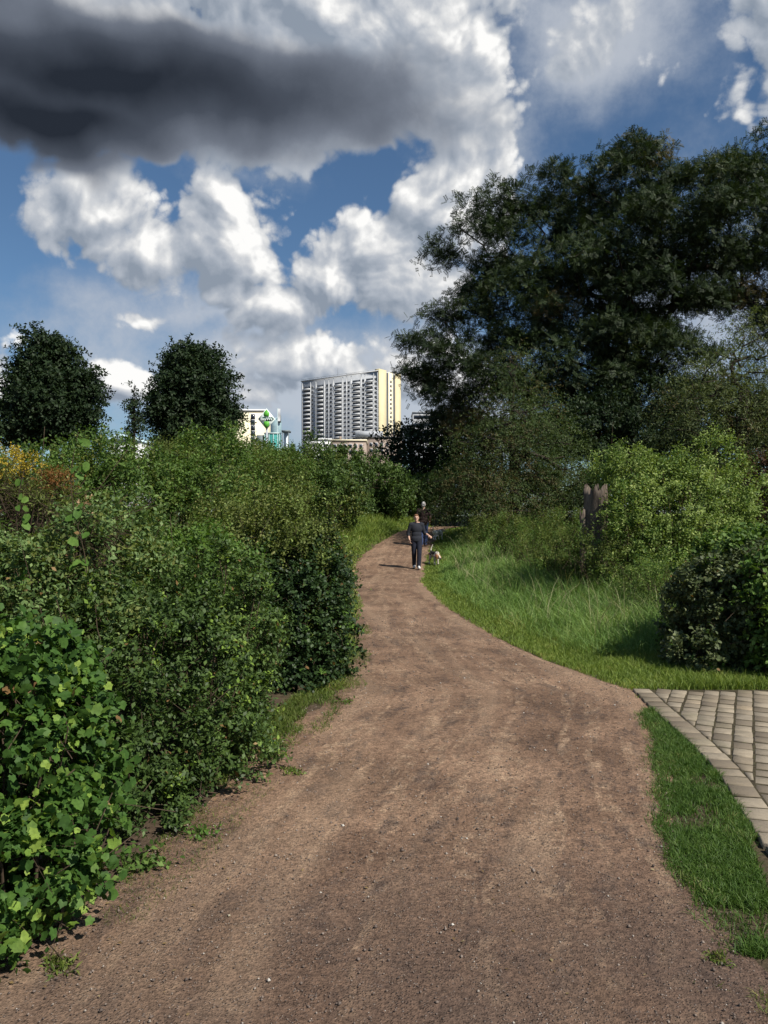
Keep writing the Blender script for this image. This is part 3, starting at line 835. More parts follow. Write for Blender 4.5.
# ---- two round trees behind the hedge
def tree_lumps(px, Y, parts): return [lp(px + a, b, Y, w, h, d) for a, b, w, h, d in parts]
tree('round_tree', 'dark round-headed tree with a pointed top standing at the far left', 'tree', at(54, 517, 40)[:2],
     [at(54, 480, 40), at(54, 440, 40), at(55, 410, 40)],
     tree_lumps(49, 40, [(-2, 408, 38, 34, 1.9), (-8, 372, 24, 26, 1.4), (-8, 346, 10, 15, .7), (20, 390, 24, 26, 1.4), (-24, 420, 24, 24, 1.4), (28, 420, 18, 22, 1.2), (14, 360, 10, 14, .6)]),
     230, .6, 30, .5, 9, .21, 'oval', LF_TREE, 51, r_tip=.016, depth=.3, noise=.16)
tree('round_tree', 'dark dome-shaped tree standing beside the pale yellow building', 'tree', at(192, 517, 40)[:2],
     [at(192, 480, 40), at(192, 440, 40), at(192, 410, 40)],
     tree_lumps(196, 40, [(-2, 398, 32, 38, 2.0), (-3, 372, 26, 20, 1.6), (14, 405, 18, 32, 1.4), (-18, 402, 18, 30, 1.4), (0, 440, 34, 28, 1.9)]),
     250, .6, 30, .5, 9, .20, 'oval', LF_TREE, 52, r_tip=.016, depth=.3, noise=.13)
tree('sapling', 'slender young tree with a thin pointed top next to the dome-shaped tree', 'tree', at(134, 517, 30)[:2],
     [at(134, 470, 30), at(134, 430, 30), at(134, 400, 30), at(134, 386, 30)],
     tree_lumps(134, 30, [(0, 424, 6, 22, .3), (0, 404, 4, 16, .2), (0, 392, 2, 9, .1), (-5, 412, 4, 3, .15), (5, 420, 5, 3, .15), (-4, 402, 3, 2, .1)]), 44, .10, 6, .24, 6, .12, 'oval', LF_TREE, 53, r_tip=.008, mind=.11, noise=.05)

# ---- right side: the big tree and its neighbours
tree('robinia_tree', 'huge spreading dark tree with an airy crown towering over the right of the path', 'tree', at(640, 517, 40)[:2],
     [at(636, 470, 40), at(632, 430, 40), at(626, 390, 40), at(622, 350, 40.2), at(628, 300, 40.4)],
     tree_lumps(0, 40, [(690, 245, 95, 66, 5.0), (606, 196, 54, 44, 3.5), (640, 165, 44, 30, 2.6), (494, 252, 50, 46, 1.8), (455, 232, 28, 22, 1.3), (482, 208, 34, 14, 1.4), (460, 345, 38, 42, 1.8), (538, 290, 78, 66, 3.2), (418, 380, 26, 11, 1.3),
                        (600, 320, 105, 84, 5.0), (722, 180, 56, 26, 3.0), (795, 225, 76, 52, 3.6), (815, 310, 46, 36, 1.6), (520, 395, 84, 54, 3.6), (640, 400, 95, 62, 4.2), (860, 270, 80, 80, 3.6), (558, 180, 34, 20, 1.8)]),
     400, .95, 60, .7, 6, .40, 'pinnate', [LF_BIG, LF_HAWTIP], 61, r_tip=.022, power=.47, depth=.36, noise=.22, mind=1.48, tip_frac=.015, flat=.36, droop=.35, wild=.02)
tree('willow_tree', 'paler grey-green tree behind the yellow-green bush at the right edge', 'tree', at(745, 517, 27)[:2],
     [at(745, 470, 27), at(742, 420, 27), at(744, 390, 27)],
     tree_lumps(0, 27, [(750, 400, 62, 52, 1.8), (715, 420, 42, 36, 1.4), (790, 370, 60, 55, 1.8), (745, 350, 30, 26, 1.0), (690, 400, 26, 28, 1.0), (820, 430, 60, 60, 1.8)]),
     230, .55, 16, .6, 10, .14, 'long', [LF_WILLOW, LF_HAWTIP], 62, r_tip=.014, depth=.35, noise=.28, tip_frac=.12, droop=.5)
tree('hawthorn_tree', 'cone-shaped thorn tree with brownish drooping twigs in front of the huge dark tree', 'tree', at(516, 517, 30)[:2],
     [at(516, 490, 30), at(514, 450, 30), at(512, 410, 30), at(514, 380, 30)],
     tree_lumps(0, 30, [(515, 372, 9, 22, .6), (538, 398, 14, 12, .7), (502, 408, 16, 20, .8), (520, 420, 24, 24, 1.1), (515, 452, 36, 32, 1.6), (552, 448, 24, 24, 1.2), (480, 460, 24, 28, 1.3), (515, 490, 58, 30, 2.1), (562, 488, 30, 26, 1.4), (468, 494, 28, 22, 1.4)]),
     380, .40, 15, .7, 12, .115, 'long', [LF_HAW, LF_HAWTIP], 63, r_tip=.013, depth=.3, noise=.35, tip_frac=.24, droop=.55, mind=.42, zmin=.15, wild=.12)
tree('background_tree', 'low dark tree in deep shade left of the thorn tree', 'tree', at(425, 517, 46)[:2],
     [at(425, 500, 46), at(424, 475, 46), at(424, 455, 46)],
     tree_lumps(0, 46, [(415, 450, 28, 22, 1.7), (440, 440, 26, 24, 1.7), (462, 455, 30, 28, 1.8), (425, 478, 36, 26, 2)]),
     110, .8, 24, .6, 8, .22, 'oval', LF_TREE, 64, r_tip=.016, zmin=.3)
BACK = 'bushes closing the view at the end of the path'
shrub('dark_bush', 'dark bush standing across the end of the path below the tower block', 'shrub',
      [lp(372, 485, 37, 32, 34, 1.8), lp(345, 478, 36, 26, 34, 1.7), lp(392, 490, 37, 22, 30, 1.5)],
      2600, .6, 10, .15, 'oval', [LF_DARK, LF_MID], 65, BACK, tip_frac=.1, depth=.2, noise=.25, stems=24, stem_r=.012)
shrub('leafy_bush', 'mid green leafy bush behind the man where the path turns', 'shrub',
      [lp(425, 497, 42, 34, 26, 1.8), lp(455, 490, 42, 30, 30, 1.8), lp(400, 505, 41, 22, 20, 1.5), lp(485, 500, 41, 30, 28, 1.8)],
      2800, .6, 10, .15, 'oval', [LF_MID, LF_OLIVE], 66, BACK, tip_frac=.3, depth=.2, noise=.25, stems=24, stem_r=.012)
shrub('ragged_bush', 'ragged dark bush left of the grassy bank below the low brick houses', 'shrub',
      [lp(325, 485, 30, 26, 34, 1.6), lp(298, 492, 27, 22, 34, 1.4), lp(345, 498, 31, 22, 22, 1.3)],
      2600, .5, 10, .12, 'oval', [LF_DARK, LF_OLIVE], 67, BACK, tip_frac=.25, depth=.2, noise=.3, stems=24, stem_r=.01)
# tall shrubs in the shade under the big tree
SHADE = 'undergrowth below the huge tree'
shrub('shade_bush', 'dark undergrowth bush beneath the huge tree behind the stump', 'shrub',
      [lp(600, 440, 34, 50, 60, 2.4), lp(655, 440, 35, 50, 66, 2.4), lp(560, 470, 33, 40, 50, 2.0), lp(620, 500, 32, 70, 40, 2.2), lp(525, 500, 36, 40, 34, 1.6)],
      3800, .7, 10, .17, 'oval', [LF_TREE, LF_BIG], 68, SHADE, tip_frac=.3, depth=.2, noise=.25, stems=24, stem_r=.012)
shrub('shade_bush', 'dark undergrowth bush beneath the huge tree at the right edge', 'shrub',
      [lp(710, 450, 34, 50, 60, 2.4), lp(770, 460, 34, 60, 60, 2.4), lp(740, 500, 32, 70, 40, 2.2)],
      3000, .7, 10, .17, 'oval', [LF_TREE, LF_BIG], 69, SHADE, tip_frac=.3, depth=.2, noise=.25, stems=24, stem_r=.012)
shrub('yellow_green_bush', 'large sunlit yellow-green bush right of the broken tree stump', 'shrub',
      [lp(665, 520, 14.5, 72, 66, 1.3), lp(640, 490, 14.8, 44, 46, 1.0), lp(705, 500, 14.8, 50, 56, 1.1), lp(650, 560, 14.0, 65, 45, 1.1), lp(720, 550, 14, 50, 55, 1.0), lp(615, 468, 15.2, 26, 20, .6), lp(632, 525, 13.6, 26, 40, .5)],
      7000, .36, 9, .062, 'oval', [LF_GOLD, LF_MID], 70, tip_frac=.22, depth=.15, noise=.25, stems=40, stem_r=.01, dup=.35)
shrub('copper_bush', 'reddish brown bush at the right edge beside the yellow-green bush', 'shrub',
      [lp(762, 485, 17, 28, 36, 1.0), lp(790, 480, 17, 36, 46, 1.0)], 1500, .36, 9, .07, 'oval', [LF_COPPER, LF_MID], 71, tip_frac=.2, depth=.2, stems=20)
shrub('dark_hedge_bush', 'dark rounded hedge bush on the grass at the back of the paving', 'shrub',
      [lp(722, 620, 8.6, 52, 64, .65), lp(770, 620, 8.6, 60, 72, .7), lp(705, 645, 8.5, 38, 44, .5), lp(760, 590, 9.0, 50, 54, .6)],
      5600, .20, 9, .050, 'round', [LF_PURPLE, LF_FRESH, LF_DEAD], 72, tip_frac=.02, depth=.14, noise=.14, stems=40)
shrub('light_hedge_bush', 'lighter green broad-leaved bush growing out of the dark hedge bush at the right edge', 'shrub',
      [lp(765, 600, 8.0, 26, 60, .3), lp(795, 620, 7.9, 40, 70, .4), lp(745, 555, 9.3, 40, 36, .45), lp(715, 570, 9.6, 30, 30, .4)], 1500, .25, 8, .06, 'round', [LF_MID, LF_FRESH], 73, tip_frac=.15, depth=.2, stems=20)
WEED = 'tall weeds between the grass and the bushes'
shrub('nettle_clump', 'clump of dull green weeds at the foot of the stump', 'weeds',
      [lp(596, 545, 13.4, 34, 30, .4), lp(560, 552, 14.2, 40, 30, .5), lp(575, 555, 15.2, 50, 30, .7), lp(620, 575, 14, 45, 28, .7), lp(540, 545, 17.5, 40, 24, .7)], 1700, .38, 10, .06, 'long', [LF_OLIVE, LF_MID], 74, WEED, tip_frac=.4, dup=1.2, depth=.25, noise=.3, stems=30)
shrub('nettle_clump', 'clump of dull green weeds in front of the thorn tree', 'weeds',
      [lp(505, 530, 22, 45, 20, .9), lp(560, 530, 20, 40, 24, .8)], 1500, .42, 10, .075, 'long', [LF_OLIVE, LF_MID], 75, WEED, tip_frac=.4, dup=1.2, depth=.25, noise=.3, stems=30)
shrub('nettle_clump', 'clump of weeds between the tall grass and the dark hedge bush', 'weeds',
      [lp(668, 590, 11.5, 34, 34, .6), lp(645, 585, 12.5, 30, 30, .6)], 1300, .34, 9, .055, 'long', [LF_MID, LF_GOLD], 76, WEED, tip_frac=.3, dup=1.1, depth=.25, noise=.3, stems=30)

# ---- broken stump
def make_stump():
    Y = 14.3
    b = at(597, 560, Y)
    z0 = float(gz(b[0], Y))
    top = CAM_H + (HY - 480) * Y / F
    rng = np.random.default_rng(8)
    root = empty('tree_stump', (b[0], Y, z0), 'broken grey tree stump with a jagged top beside the yellow-green bush', 'tree stump')
    H = top - z0
    def shell(cx, r0, r1, h, seed, n=18, lean=0.0):
        rg = np.random.default_rng(seed)
        m = 14
        V = []
        ph = rg.uniform(0, 6.28, 4)
        jag = h * (0.90 + .10 * rg.random(n))
        for j in range(m + 1):
            t = j / m
            for i in range(n):
                a = i / n * 6.2832
                rr = (r0 * (1 - t) + r1 * t) * (1 + .16 * math.sin(3 * a + ph[0] + t) + .10 * math.sin(7 * a + ph[1]) + .05 * rg.normal()) * (1 + .5 * max(0, .15 - t) * 3)
                V.append((cx + rr * math.cos(a) + lean * t, Y + rr * math.sin(a), z0 - .05 + t * jag[i]))
        idx = lambda j, i: j * n + i % n
        Fq = [(idx(j, i), idx(j, i + 1), idx(j + 1, i + 1), idx(j + 1, i)) for j in range(m) for i in range(n)]
        c = len(V); V.append((cx + lean, Y, z0 + h * .66))
        Ft = [(idx(m, i), idx(m, i + 1), c) for i in range(n)]
        return np.array(V), [np.array(Fq), np.array(Ft)]
    m = bark_mat('weathered_wood', (0.04, 0.029, 0.022), (0.19, 0.155, 0.125), 2.2)
    V, Fs = shell(b[0], .22, .20, H, 5, 26)
    mesh_np('trunk', V, Fs, m, root, smooth=False)
    V, Fs = shell(b[0] - .24, .07, .05, H * .78, 6, 12, -.02)
    mesh_np('broken_limb', V, Fs, m, root)
make_stump()

# ------------------------------------------------------------------ grass
def grass_mat(name, cols, nscale=1.2):
    return leaf_mat(name, cols, nscale, 0.3, 0.55, 0.3)
GR_SHORT = grass_mat('grass_short', [(0.0, (0.0855, 0.1411, 0.0233)), (0.5, (0.1554, 0.2294, 0.0414)), (0.85, (0.2642, 0.3175, 0.0711)), (1.0, (0.5596, 0.3998, 0.1811))])
GR_TALL = grass_mat('grass_tall', [(0.0, (0.0706, 0.1418, 0.0315)), (0.45, (0.1411, 0.2467, 0.0578)), (0.75, (0.2352, 0.3465, 0.0998)), (0.93, (0.3763, 0.4410, 0.1785)), (1.0, (0.5645, 0.5040, 0.2835))])
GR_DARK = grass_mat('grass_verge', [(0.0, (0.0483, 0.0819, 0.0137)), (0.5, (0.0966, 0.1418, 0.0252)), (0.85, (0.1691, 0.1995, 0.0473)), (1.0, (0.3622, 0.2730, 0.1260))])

def blades(rng, P, h, w, lean, bendp=None):
    n = len(P)
    a = rng.uniform(0, 2 * np.pi, n)
    D = np.stack([np.cos(a), np.sin(a), np.zeros(n)], -1)
    if bendp is not None: D = norm(D + np.array(bendp))
    fa = rng.uniform(0, 2 * np.pi, n)
    Wd = np.stack([np.cos(fa), np.sin(fa), np.zeros(n)], -1)
    up = np.array([0, 0, 1.0])
    vs = []
    for t, wf in ((0, 1), (.4, .9), (.75, .6), (1, .08)):
        c = P + up * (h * t * (1 - .35 * lean * t * t))[:, None] + D * (h * lean * t ** 2)[:, None]
        vs += [c - Wd * (w * wf / 2)[:, None], c + Wd * (w * wf / 2)[:, None]]
    V = np.stack(vs, 1).reshape(-1, 3)
    b = (np.arange(n) * 8)[:, None]
    Fq = np.concatenate([b + np.array([[2 * j, 2 * j + 1, 2 * j + 3, 2 * j + 2]]) for j in range(3)], 1).reshape(-1, 4)
    return V, Fq

def scatter(rng, n, y0, y1, fx0, fx1, dens=None, near_bias=1.0):
    u = rng.random(n * 3)
    y = y0 * (y1 / y0) ** u if near_bias else y0 + (y1 - y0) * u
    x0, x1 = fx0(y), fx1(y)
    x = x0 + (x1 - x0) * rng.random(len(y))
    keep = rng.random(len(y)) < (np.clip((x1 - x0), 0, None) / np.max(x1 - x0))
    if dens is not None: keep &= rng.random(len(y)) < dens(x, y)
    x, y = x[keep][:n], y[keep][:n]
    return np.stack([x, y, gz(x, y)], -1)

def grass(name, label, P, hm, wm, lean, mat, seed, hv=.45, bend=None):
    rng = np.random.default_rng(seed)
    n = len(P)
    h = hm(P[:, 0], P[:, 1]) * rng.uniform(1 - hv, 1 + hv, n)
    w = wm * np.maximum(1, P[:, 1] / 9) * rng.uniform(.7, 1.3, n)
    V, Fq = blades(rng, P, h, w, rng.uniform(.15, lean, n), bend)
    o = mesh_np(name, V, Fq, mat)
    return tag(o, label, 'grass', kind='stuff')

rg = np.random.default_rng(77)
def edge_noise(y, s): return .22 * (fbm(y * 1.8, y * 0 + s) - .5) + .12 * (fbm(y * 7, y * 0 + s + 3) - .5) - .10 * rg.exponential(.5, np.shape(y)) * np.sign(s - 6)
in_pave = lambda x, y: ((x > bx(y) - .02) & (y < 7.56))
# mown strip on the right of the path
P = scatter(rg, 80000, 7.2, 40, lambda y: xr(y) - .02 + edge_noise(y, 2), lambda y: xr(y) + 1.3 + .5 * (y > 20), lambda x, y: 1.0 * ~in_pave(x, y))
P2 = scatter(rg, 26000, 7.5, 10.5, lambda y: xr(y), lambda y: xr(y) + 2.6, lambda x, y: 1.0 * ~in_pave(x, y))
P = np.concatenate([P, P2])
grass('mown_grass', 'short bright green grass along the right edge of the path', P, lambda x, y: .05 + .07 * sstep(0, .9, x - xr(y)), .006, .9, GR_SHORT, 1)
# tall meadow grass
tall_d = lambda x, y: np.clip(.25 + 1.3 * fbm(x * 1.3, y * .9), 0, 1) * sstep(.45, 1.2, x - xr(y) + edge_noise(y, 5) * 3)
P = scatter(rg, 75000, 9.0, 33, lambda y: xr(y) + .45, lambda y: xr(y) + np.interp(y, [8, 10, 14, 20, 30, 33], [1.2, 2.2, 4.2, 5.5, 5.5, 4]), tall_d)
grass('meadow_grass', 'tall rank grass on the bank right of the path', P, lambda x, y: (.22 + .42 * fbm(x * .9, y * .6 + 7)) * (.45 + .55 * sstep(.5, 2.0, x - xr(y))), .006, 1.5, GR_TALL, 2, hv=.65)
P = scatter(rg, 1500, 9.5, 30, lambda y: xr(y) + .9, lambda y: xr(y) + np.interp(y, [8, 10, 14, 20, 30, 33], [1.3, 2.2, 4.2, 5.5, 5.5, 4]), tall_d)
GR_STRAW = grass_mat('grass_straw', [(0.0, (0.20, 0.21, 0.10)), (0.6, (0.36, 0.34, 0.19)), (1.0, (0.52, 0.48, 0.32))])
grass('straw_grass', 'pale flowering grass stems standing in the tall grass', P, lambda x, y: .55 + .3 * fbm(x * .9, y * .6 + 7), .0045, 1.0, GR_STRAW, 8, hv=.35)
P = scatter(rg, 26000, 7.6, 36, lambda y: xr(y) + np.interp(y, [7, 9, 14, 20], [1.0, 2.6, 3.6, 5.2]), lambda y: xr(y) + 15 + 0 * y, lambda x, y: 1.0 * ~in_pave(x, y))
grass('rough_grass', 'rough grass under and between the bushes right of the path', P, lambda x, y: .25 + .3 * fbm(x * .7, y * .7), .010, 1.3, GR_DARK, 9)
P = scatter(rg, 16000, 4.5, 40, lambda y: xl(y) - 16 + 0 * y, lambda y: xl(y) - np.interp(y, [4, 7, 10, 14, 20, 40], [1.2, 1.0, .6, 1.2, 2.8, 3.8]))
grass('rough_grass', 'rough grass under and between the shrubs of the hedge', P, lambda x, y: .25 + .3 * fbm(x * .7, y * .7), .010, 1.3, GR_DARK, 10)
# left bank
P = scatter(rg, 60000, 7.4, 40, lambda y: xl(y) - np.interp(y, [7, 10, 14, 20, 40], [.25, .5, 1.2, 3.0, 4.0]), lambda y: xl(y) + .03 + edge_noise(y, 9))
grass('bank_grass', 'bright grass on the bank left of the path beyond the hedge', P, lambda x, y: (.06 + .34 * sstep(.1, 1.0, xl(y) - x) * sstep(9, 15, y)), .006, .9, GR_SHORT, 3)
# thin grass under the end of the hedge
P = scatter(rg, 16000, 4.9, 12, lambda y: xl(y) - .35, lambda y: xl(y) + .22 + edge_noise(y, 12), lambda x, y: sstep(.40, .58, fbm(x * 3.5, y * 2.2 + 3)))
grass('thin_grass', 'thin worn grass at the foot of the hedge', P, lambda x, y: .045 + 0 * x, .005, 1.2, GR_DARK, 4)
P = scatter(rg, 3000, 3.2, 4.9, lambda y: xl(y) - .05, lambda y: xl(y) + .32, lambda x, y: sstep(.5, .6, fbm(x * 4 + 5, y * 3 + 1)))
grass('thin_grass', 'few blades of dry grass on the soil below the lobed-leaf shrub', P, lambda x, y: .03 + 0 * x, .003, 1.3, GR_DARK, 5)
# wedge of low grass between path and paving
GR_CLOVER = grass_mat('clover', [(0.0, (0.034, 0.075, 0.012)), (0.5, (0.070, 0.135, 0.023)), (0.85, (0.12, 0.19, 0.042)), (1.0, (0.28, 0.25, 0.11))], 4)
gx0 = lambda y: np.interp(y, [2.75, 3.0, 3.3, 3.7, 4.2, 5.2, 6.0, 6.6, 6.9], [1.32, 1.26, 1.27, 1.34, 1.44, 1.76, 2.0, 2.12, 2.3]) + .16 * (fbm(y * 4, y * 0 + 4) - .5) - .05 * rg.exponential(.7, np.shape(y))
gx1 = lambda y: np.minimum(bx(y) + .01, np.interp(y, [2.75, 3.1, 3.6, 4.0, 4.4, 7.5], [1.42, 1.56, 1.72, 1.83, 2.2, 2.5]))
P = scatter(rg, 32000, 2.98, 6.8, gx0, gx1, lambda x, y: (.12 + .88 * sstep(.34, .56, fbm(x * 5, y * 4 + 21) - .14 * sstep(4.0, 3.0, y) + .0 + .14 * sstep(3.0, 3.7, y) + .05 * sstep(4, 6, y))) * sstep(-.02, .16, x - np.interp(y, [2.75, 3.0, 3.3, 3.7, 4.2, 5.2, 6.0, 6.6, 6.9], [1.28, 1.22, 1.23, 1.28, 1.36, 1.66, 1.9, 2.04, 2.2])))
grass('clover_grass', 'low dense grass in the wedge between path and paving', P, lambda x, y: .028 + .03 * fbm(x * 6, y * 6), .0042, 1.2, GR_CLOVER, 6)
P = scatter(rg, 900, 2.45, 2.85, lambda y: 1.05 + 0 * y, lambda y: 1.45 + 0 * y, lambda x, y: sstep(.5, .58, fbm(x * 6, y * 6 + 2)))
grass('thin_grass', 'scattered blades of grass on the bare path corner', P, lambda x, y: .03 + 0 * x, .0035, 1.3, GR_DARK, 7)

def weed(label, x, y, r, n, size, seed, mat, shape='long', group='small weeds on the path edge'):
    rng = np.random.default_rng(seed)
    z = float(gz(x, y))
    root = empty('path_weed', (x, y, z), label, 'weed', group)
    a = rng.uniform(0, 6.28, n)
    D = norm(np.stack([np.cos(a), np.sin(a), rng.uniform(.2, 1.1, n)], -1))
    O = np.tile([x, y, z + .01], (n, 1)) + rng.normal(size=(n, 3)) * np.array([r * .35, r * .35, 0])
    V, Fq = sprig_leaves(rng, O, D, r * rng.uniform(.5, 1.2, n), 6, size, shape, droop=.3)
    mesh_np('foliage', V, Fq, mat, root)
    V, Fq = tubes([(np.array([O[i], O[i] + D[i] * r * .6]), np.array([.0018, .001])) for i in range(min(n, 14))], 4)
    mesh_np('stem', V, Fq, TWIG, root)
weed('small grassy weed alone on bare soil near the lobed-leaf shrub', at(60, 968, 2.9)[0], 2.9, .07, 26, .035, 1, GR_DARK)
weed('leafy weed at the foot of the small-leaved shrub', at(142, 868, 3.75)[0], 3.75, .17, 34, .042, 2, LF_MID, 'oval')
weed('low weed with a yellowish sprig on soil under the hedge', at(205, 838, 4.1)[0], 4.1, .10, 20, .03, 3, LF_FRESH, 'oval')
weed('flat green weed on the path side of the thin grass', at(292, 775, 5.1)[0], 5.1, .09, 18, .03, 4, GR_DARK, 'oval')
weed('small weed beside a white pebble at the end of the hedge', at(343, 703, 7.05)[0], 7.05, .10, 20, .032, 5, GR_DARK, 'oval')
weed('weed in the bare bottom corner beside the wedge of grass', at(715, 958, 2.95)[0], 2.95, .06, 22, .028, 6, GR_DARK)

# ------------------------------------------------------------------ loose gravel and fallen leaves
def make_gravel():
    rng = np.random.default_rng(21)
    m, nt, out = new_mat('loose_stone')
    g = nt.node('ShaderNodeNewGeometry')
    c = nt.ramp(g.outputs['Random Per Island'], [(0.0, (0.085, 0.066, 0.056)), (0.45, (0.15, 0.115, 0.095)), (0.8, (0.22, 0.175, 0.145)), (0.97, (0.30, 0.26, 0.22)), (1.0, (0.55, 0.52, 0.47))])
    principled(nt, out, c, 0.85, 0.25)
    n = 16000
    y = 2.3 * (13 / 2.3) ** (rng.random(n))
    x = xl(y) - .1 + (xr(y) - xl(y) + .2) * rng.random(n)
    s = np.minimum(.0022 * np.exp(rng.normal(size=n) * .5), .0075) * (1 + y * .06)
    base = np.array([(1, 0, 0), (0, 1, 0), (-1, 0, 0), (0, -1, 0), (0, 0, .8), (0, 0, -.6)], float)
    tri = np.array([(0, 1, 4), (1, 2, 4), (2, 3, 4), (3, 0, 4), (1, 0, 5), (2, 1, 5), (3, 2, 5), (0, 3, 5)])
    a = rng.uniform(0, 6.28, n); ca, sa = np.cos(a), np.sin(a)
    B = base[None] * rng.uniform(.6, 1.4, (n, 6, 1)) * s[:, None, None]
    V = np.stack([B[..., 0] * ca[:, None] - B[..., 1] * sa[:, None] + x[:, None], B[..., 0] * sa[:, None] + B[..., 1] * ca[:, None] + y[:, None],
                  B[..., 2] + (gz(x, y) + .022 + .2 * s)[:, None]], -1).reshape(-1, 3)
    Fq = (tri[None] + (np.arange(n) * 6)[:, None, None]).reshape(-1, 3)
    o = mesh_np('loose_gravel', V, Fq, m)
    tag(o, 'loose grit and small stones scattered on the path', 'gravel', kind='stuff')
    ml = leaf_mat('fallen_leaf', [(0.0, (0.10, 0.06, 0.03)), (0.5, (0.24, 0.17, 0.08)), (0.85, (0.40, 0.34, 0.2)), (1.0, (0.62, 0.6, 0.52))], 3)
    n = 260
    y = 2.5 * (9 / 2.5) ** rng.random(n)
    x = np.where(rng.random(n) < .7, xl(y) + rng.exponential(.22, n), xl(y) + (xr(y) - xl(y)) * rng.random(n))
    P = np.stack([x, y, gz(x, y) + .026], -1)
    A = norm(np.stack([rng.normal(size=n), rng.normal(size=n), .1 * rng.normal(size=n)], -1)); N = np.array([0, 0, 1.]) + rng.normal(size=(n, 3)) * .2
    V, Fq = leaf_geo(P, A, N, rng.uniform(.008, .024, n), 'oval')
    o = mesh_np('leaf_litter', V, Fq, ml)
    tag(o, 'fallen leaves and pale scraps scattered along the hedge side of the path', 'leaf litter', kind='stuff')
make_gravel()

# ------------------------------------------------------------------ buildings
def boxes(lst):
    V, Fs = [], []
    for (x0, x1, y0, y1, z0, z1) in lst:
        b = len(V)
        V += [(x0, y0, z0), (x1, y0, z0), (x1, y1, z0), (x0, y1, z0), (x0, y0, z1), (x1, y0, z1), (x1, y1, z1), (x0, y1, z1)]
        Fs += [(b, b + 3, b + 2, b + 1), (b + 4, b + 5, b + 6, b + 7), (b, b + 1, b + 5, b + 4), (b + 1, b + 2, b + 6, b + 5), (b + 2, b + 3, b + 7, b + 6), (b + 3, b, b + 4, b + 7)]
    return np.array(V, float), np.array(Fs)
def part_boxes(name, groups, mats, parent):
    """groups: list of box lists, one per material"""
    VV, FF, MI, off = [], [], [], 0
    for k, g in enumerate(groups):
        if not g: continue
        V, Fq = boxes(g)
        VV.append(V); FF.append(Fq + off); MI += [k] * len(Fq); off += len(V)
    return mesh_np(name, np.concatenate(VV), np.concatenate(FF), mats, parent, MI, world=False)

CONC = plain('pale_concrete', (0.56, 0.57, 0.58), .85, .2, .12, .25)
WHITE = plain('white_parapet', (0.62, 0.63, 0.64), .7, .3, .06, .5)
GREYP = plain('grey_panel', (0.40, 0.42, 0.45), .8, .2, .12, .4)
DARKG = plain('dark_recess', (0.075, 0.085, 0.10), .4, .4, .25, .8)
YELLOW = plain('yellow_render', (0.62, 0.54, 0.34), .85, .2, .07, .2)
CREAM = plain('cream_render', (0.76, 0.69, 0.50), .85, .2, .06, .2)
BRICK = plain('pinkish_brick', (0.31, 0.25, 0.21), .9, .2, .2, 1.2)
ROOFG = plain('grey_roof', (0.20, 0.20, 0.205), .85, .2, .2, .6)
GLASS = plain('window_glass', (0.035, 0.045, 0.06), .12, .6, .3, .5)

def tower_block():
    Lf, Dp, z1 = 59.2, 20.7, 84.2
    rz = math.atan2(-.6, .8)
    root = empty('apartment_tower', (-50.3, 485.6, 1.0), 'tall white-grey slab tower block with rows of balconies and a yellow end wall', 'tower block', None, rz)
    H = z1 - 1.0
    fh = 2.55
    xu = lambda t: Lf * (1 - t / (1.079 - .079 * t))
    nfl = 15
    zt = H - 3.4
    # body; the recessed loggias and the gable strips are built onto it
    piers = [(xu(t) - .22, xu(t) + .22, -.35, 0, 0, H - .6) for t in (.012, .062, .18, .225, .355, .415, .465, .585, .645, .70, .81, .88, .985)]
    spand = [(.3, Lf - .3, -.10, 0, zt - k * fh - 1.62 - .55, zt - k * fh - 1.62) for k in range(nfl + 8)]
    part_boxes('wall', [[(0, Lf, 0, Dp, 0, H)] + spand, piers], [GREYP, CONC], root)
    part_boxes('roof', [[(-.2, Lf + .1, -.5, Dp - .4, H, H + .5), (0.2, Lf - .2, -.4, -.2, H + 1.1, H + 1.25)] + [(x, x + .12, -.38, -.24, H + .5, H + 1.1) for x in np.arange(.4, Lf - .4, 3.2)],
                        [(30, 40, 6, 14, H + .5, H + 2.2), (12, 18, 6, 14, H + .5, H + 1.9)]], [WHITE, ROOFG], root)
    part_boxes('end_wall', [[(Lf + .02, Lf + .5, -.4, 6.6, 0, H + 1.3), (Lf + .02, Lf + .5, 15.2, Dp, 0, H + 1.0), (Lf - 2.5, Lf + .01, -.42, 1.0, H + .55, H + 1.28)],
                            [(Lf + .02, Lf + .12, 6.6, 8.8, 0, H), (Lf + .02, Lf + .12, 13.2, 15.2, 0, H)], [(Lf + .02, Lf + .35, 8.8, 13.2, 0, H + .8)]], [YELLOW, DARKG, CREAM], root)
    for k in range(nfl - 1):
        z = zt - k * fh
        for t in (.04, .2, .39, .44, .62, .67, .86):
            x = xu(t)
            part_boxes('window', [[(x - .85, x + .85, -.16, -.02, z - 1.62, z - .1)], [(x - .72, x - .05, -.19, -.155, z - 1.5, z - .22), (x + .05, x + .72, -.19, -.155, z - 1.5, z - .22)]], [WHITE, GLASS], root)
        for t0, t1 in ((.076, .165), (.24, .34), (.48, .57), (.716, .797), (.886, .975)):
            a, b = xu(t1), xu(t0)
            part_boxes('balcony', [[(a, b, -.85, -.72, z - 2.35, z - 1.35), (a, b, -.72, -.02, z - 2.4, z - 2.25), (a, a + .12, -.72, -.02, z - 2.25, z - 1.35), (b - .12, b, -.72, -.02, z - 2.25, z - 1.35)],
                                   [(a + .1, b - .1, -.11, -.015, z - 2.2, z - .05)]], [WHITE, DARKG], root)
        part_boxes('stair_window', [[(Lf + .33, Lf + .39, 10.2, 11.8, z - 1.9, z - .5)]], [GLASS], root)
    part_boxes('antenna', [[(22, 22.12, 8, 8.12, H + .5, H + 7)]], [ROOFG], root)
tower_block()

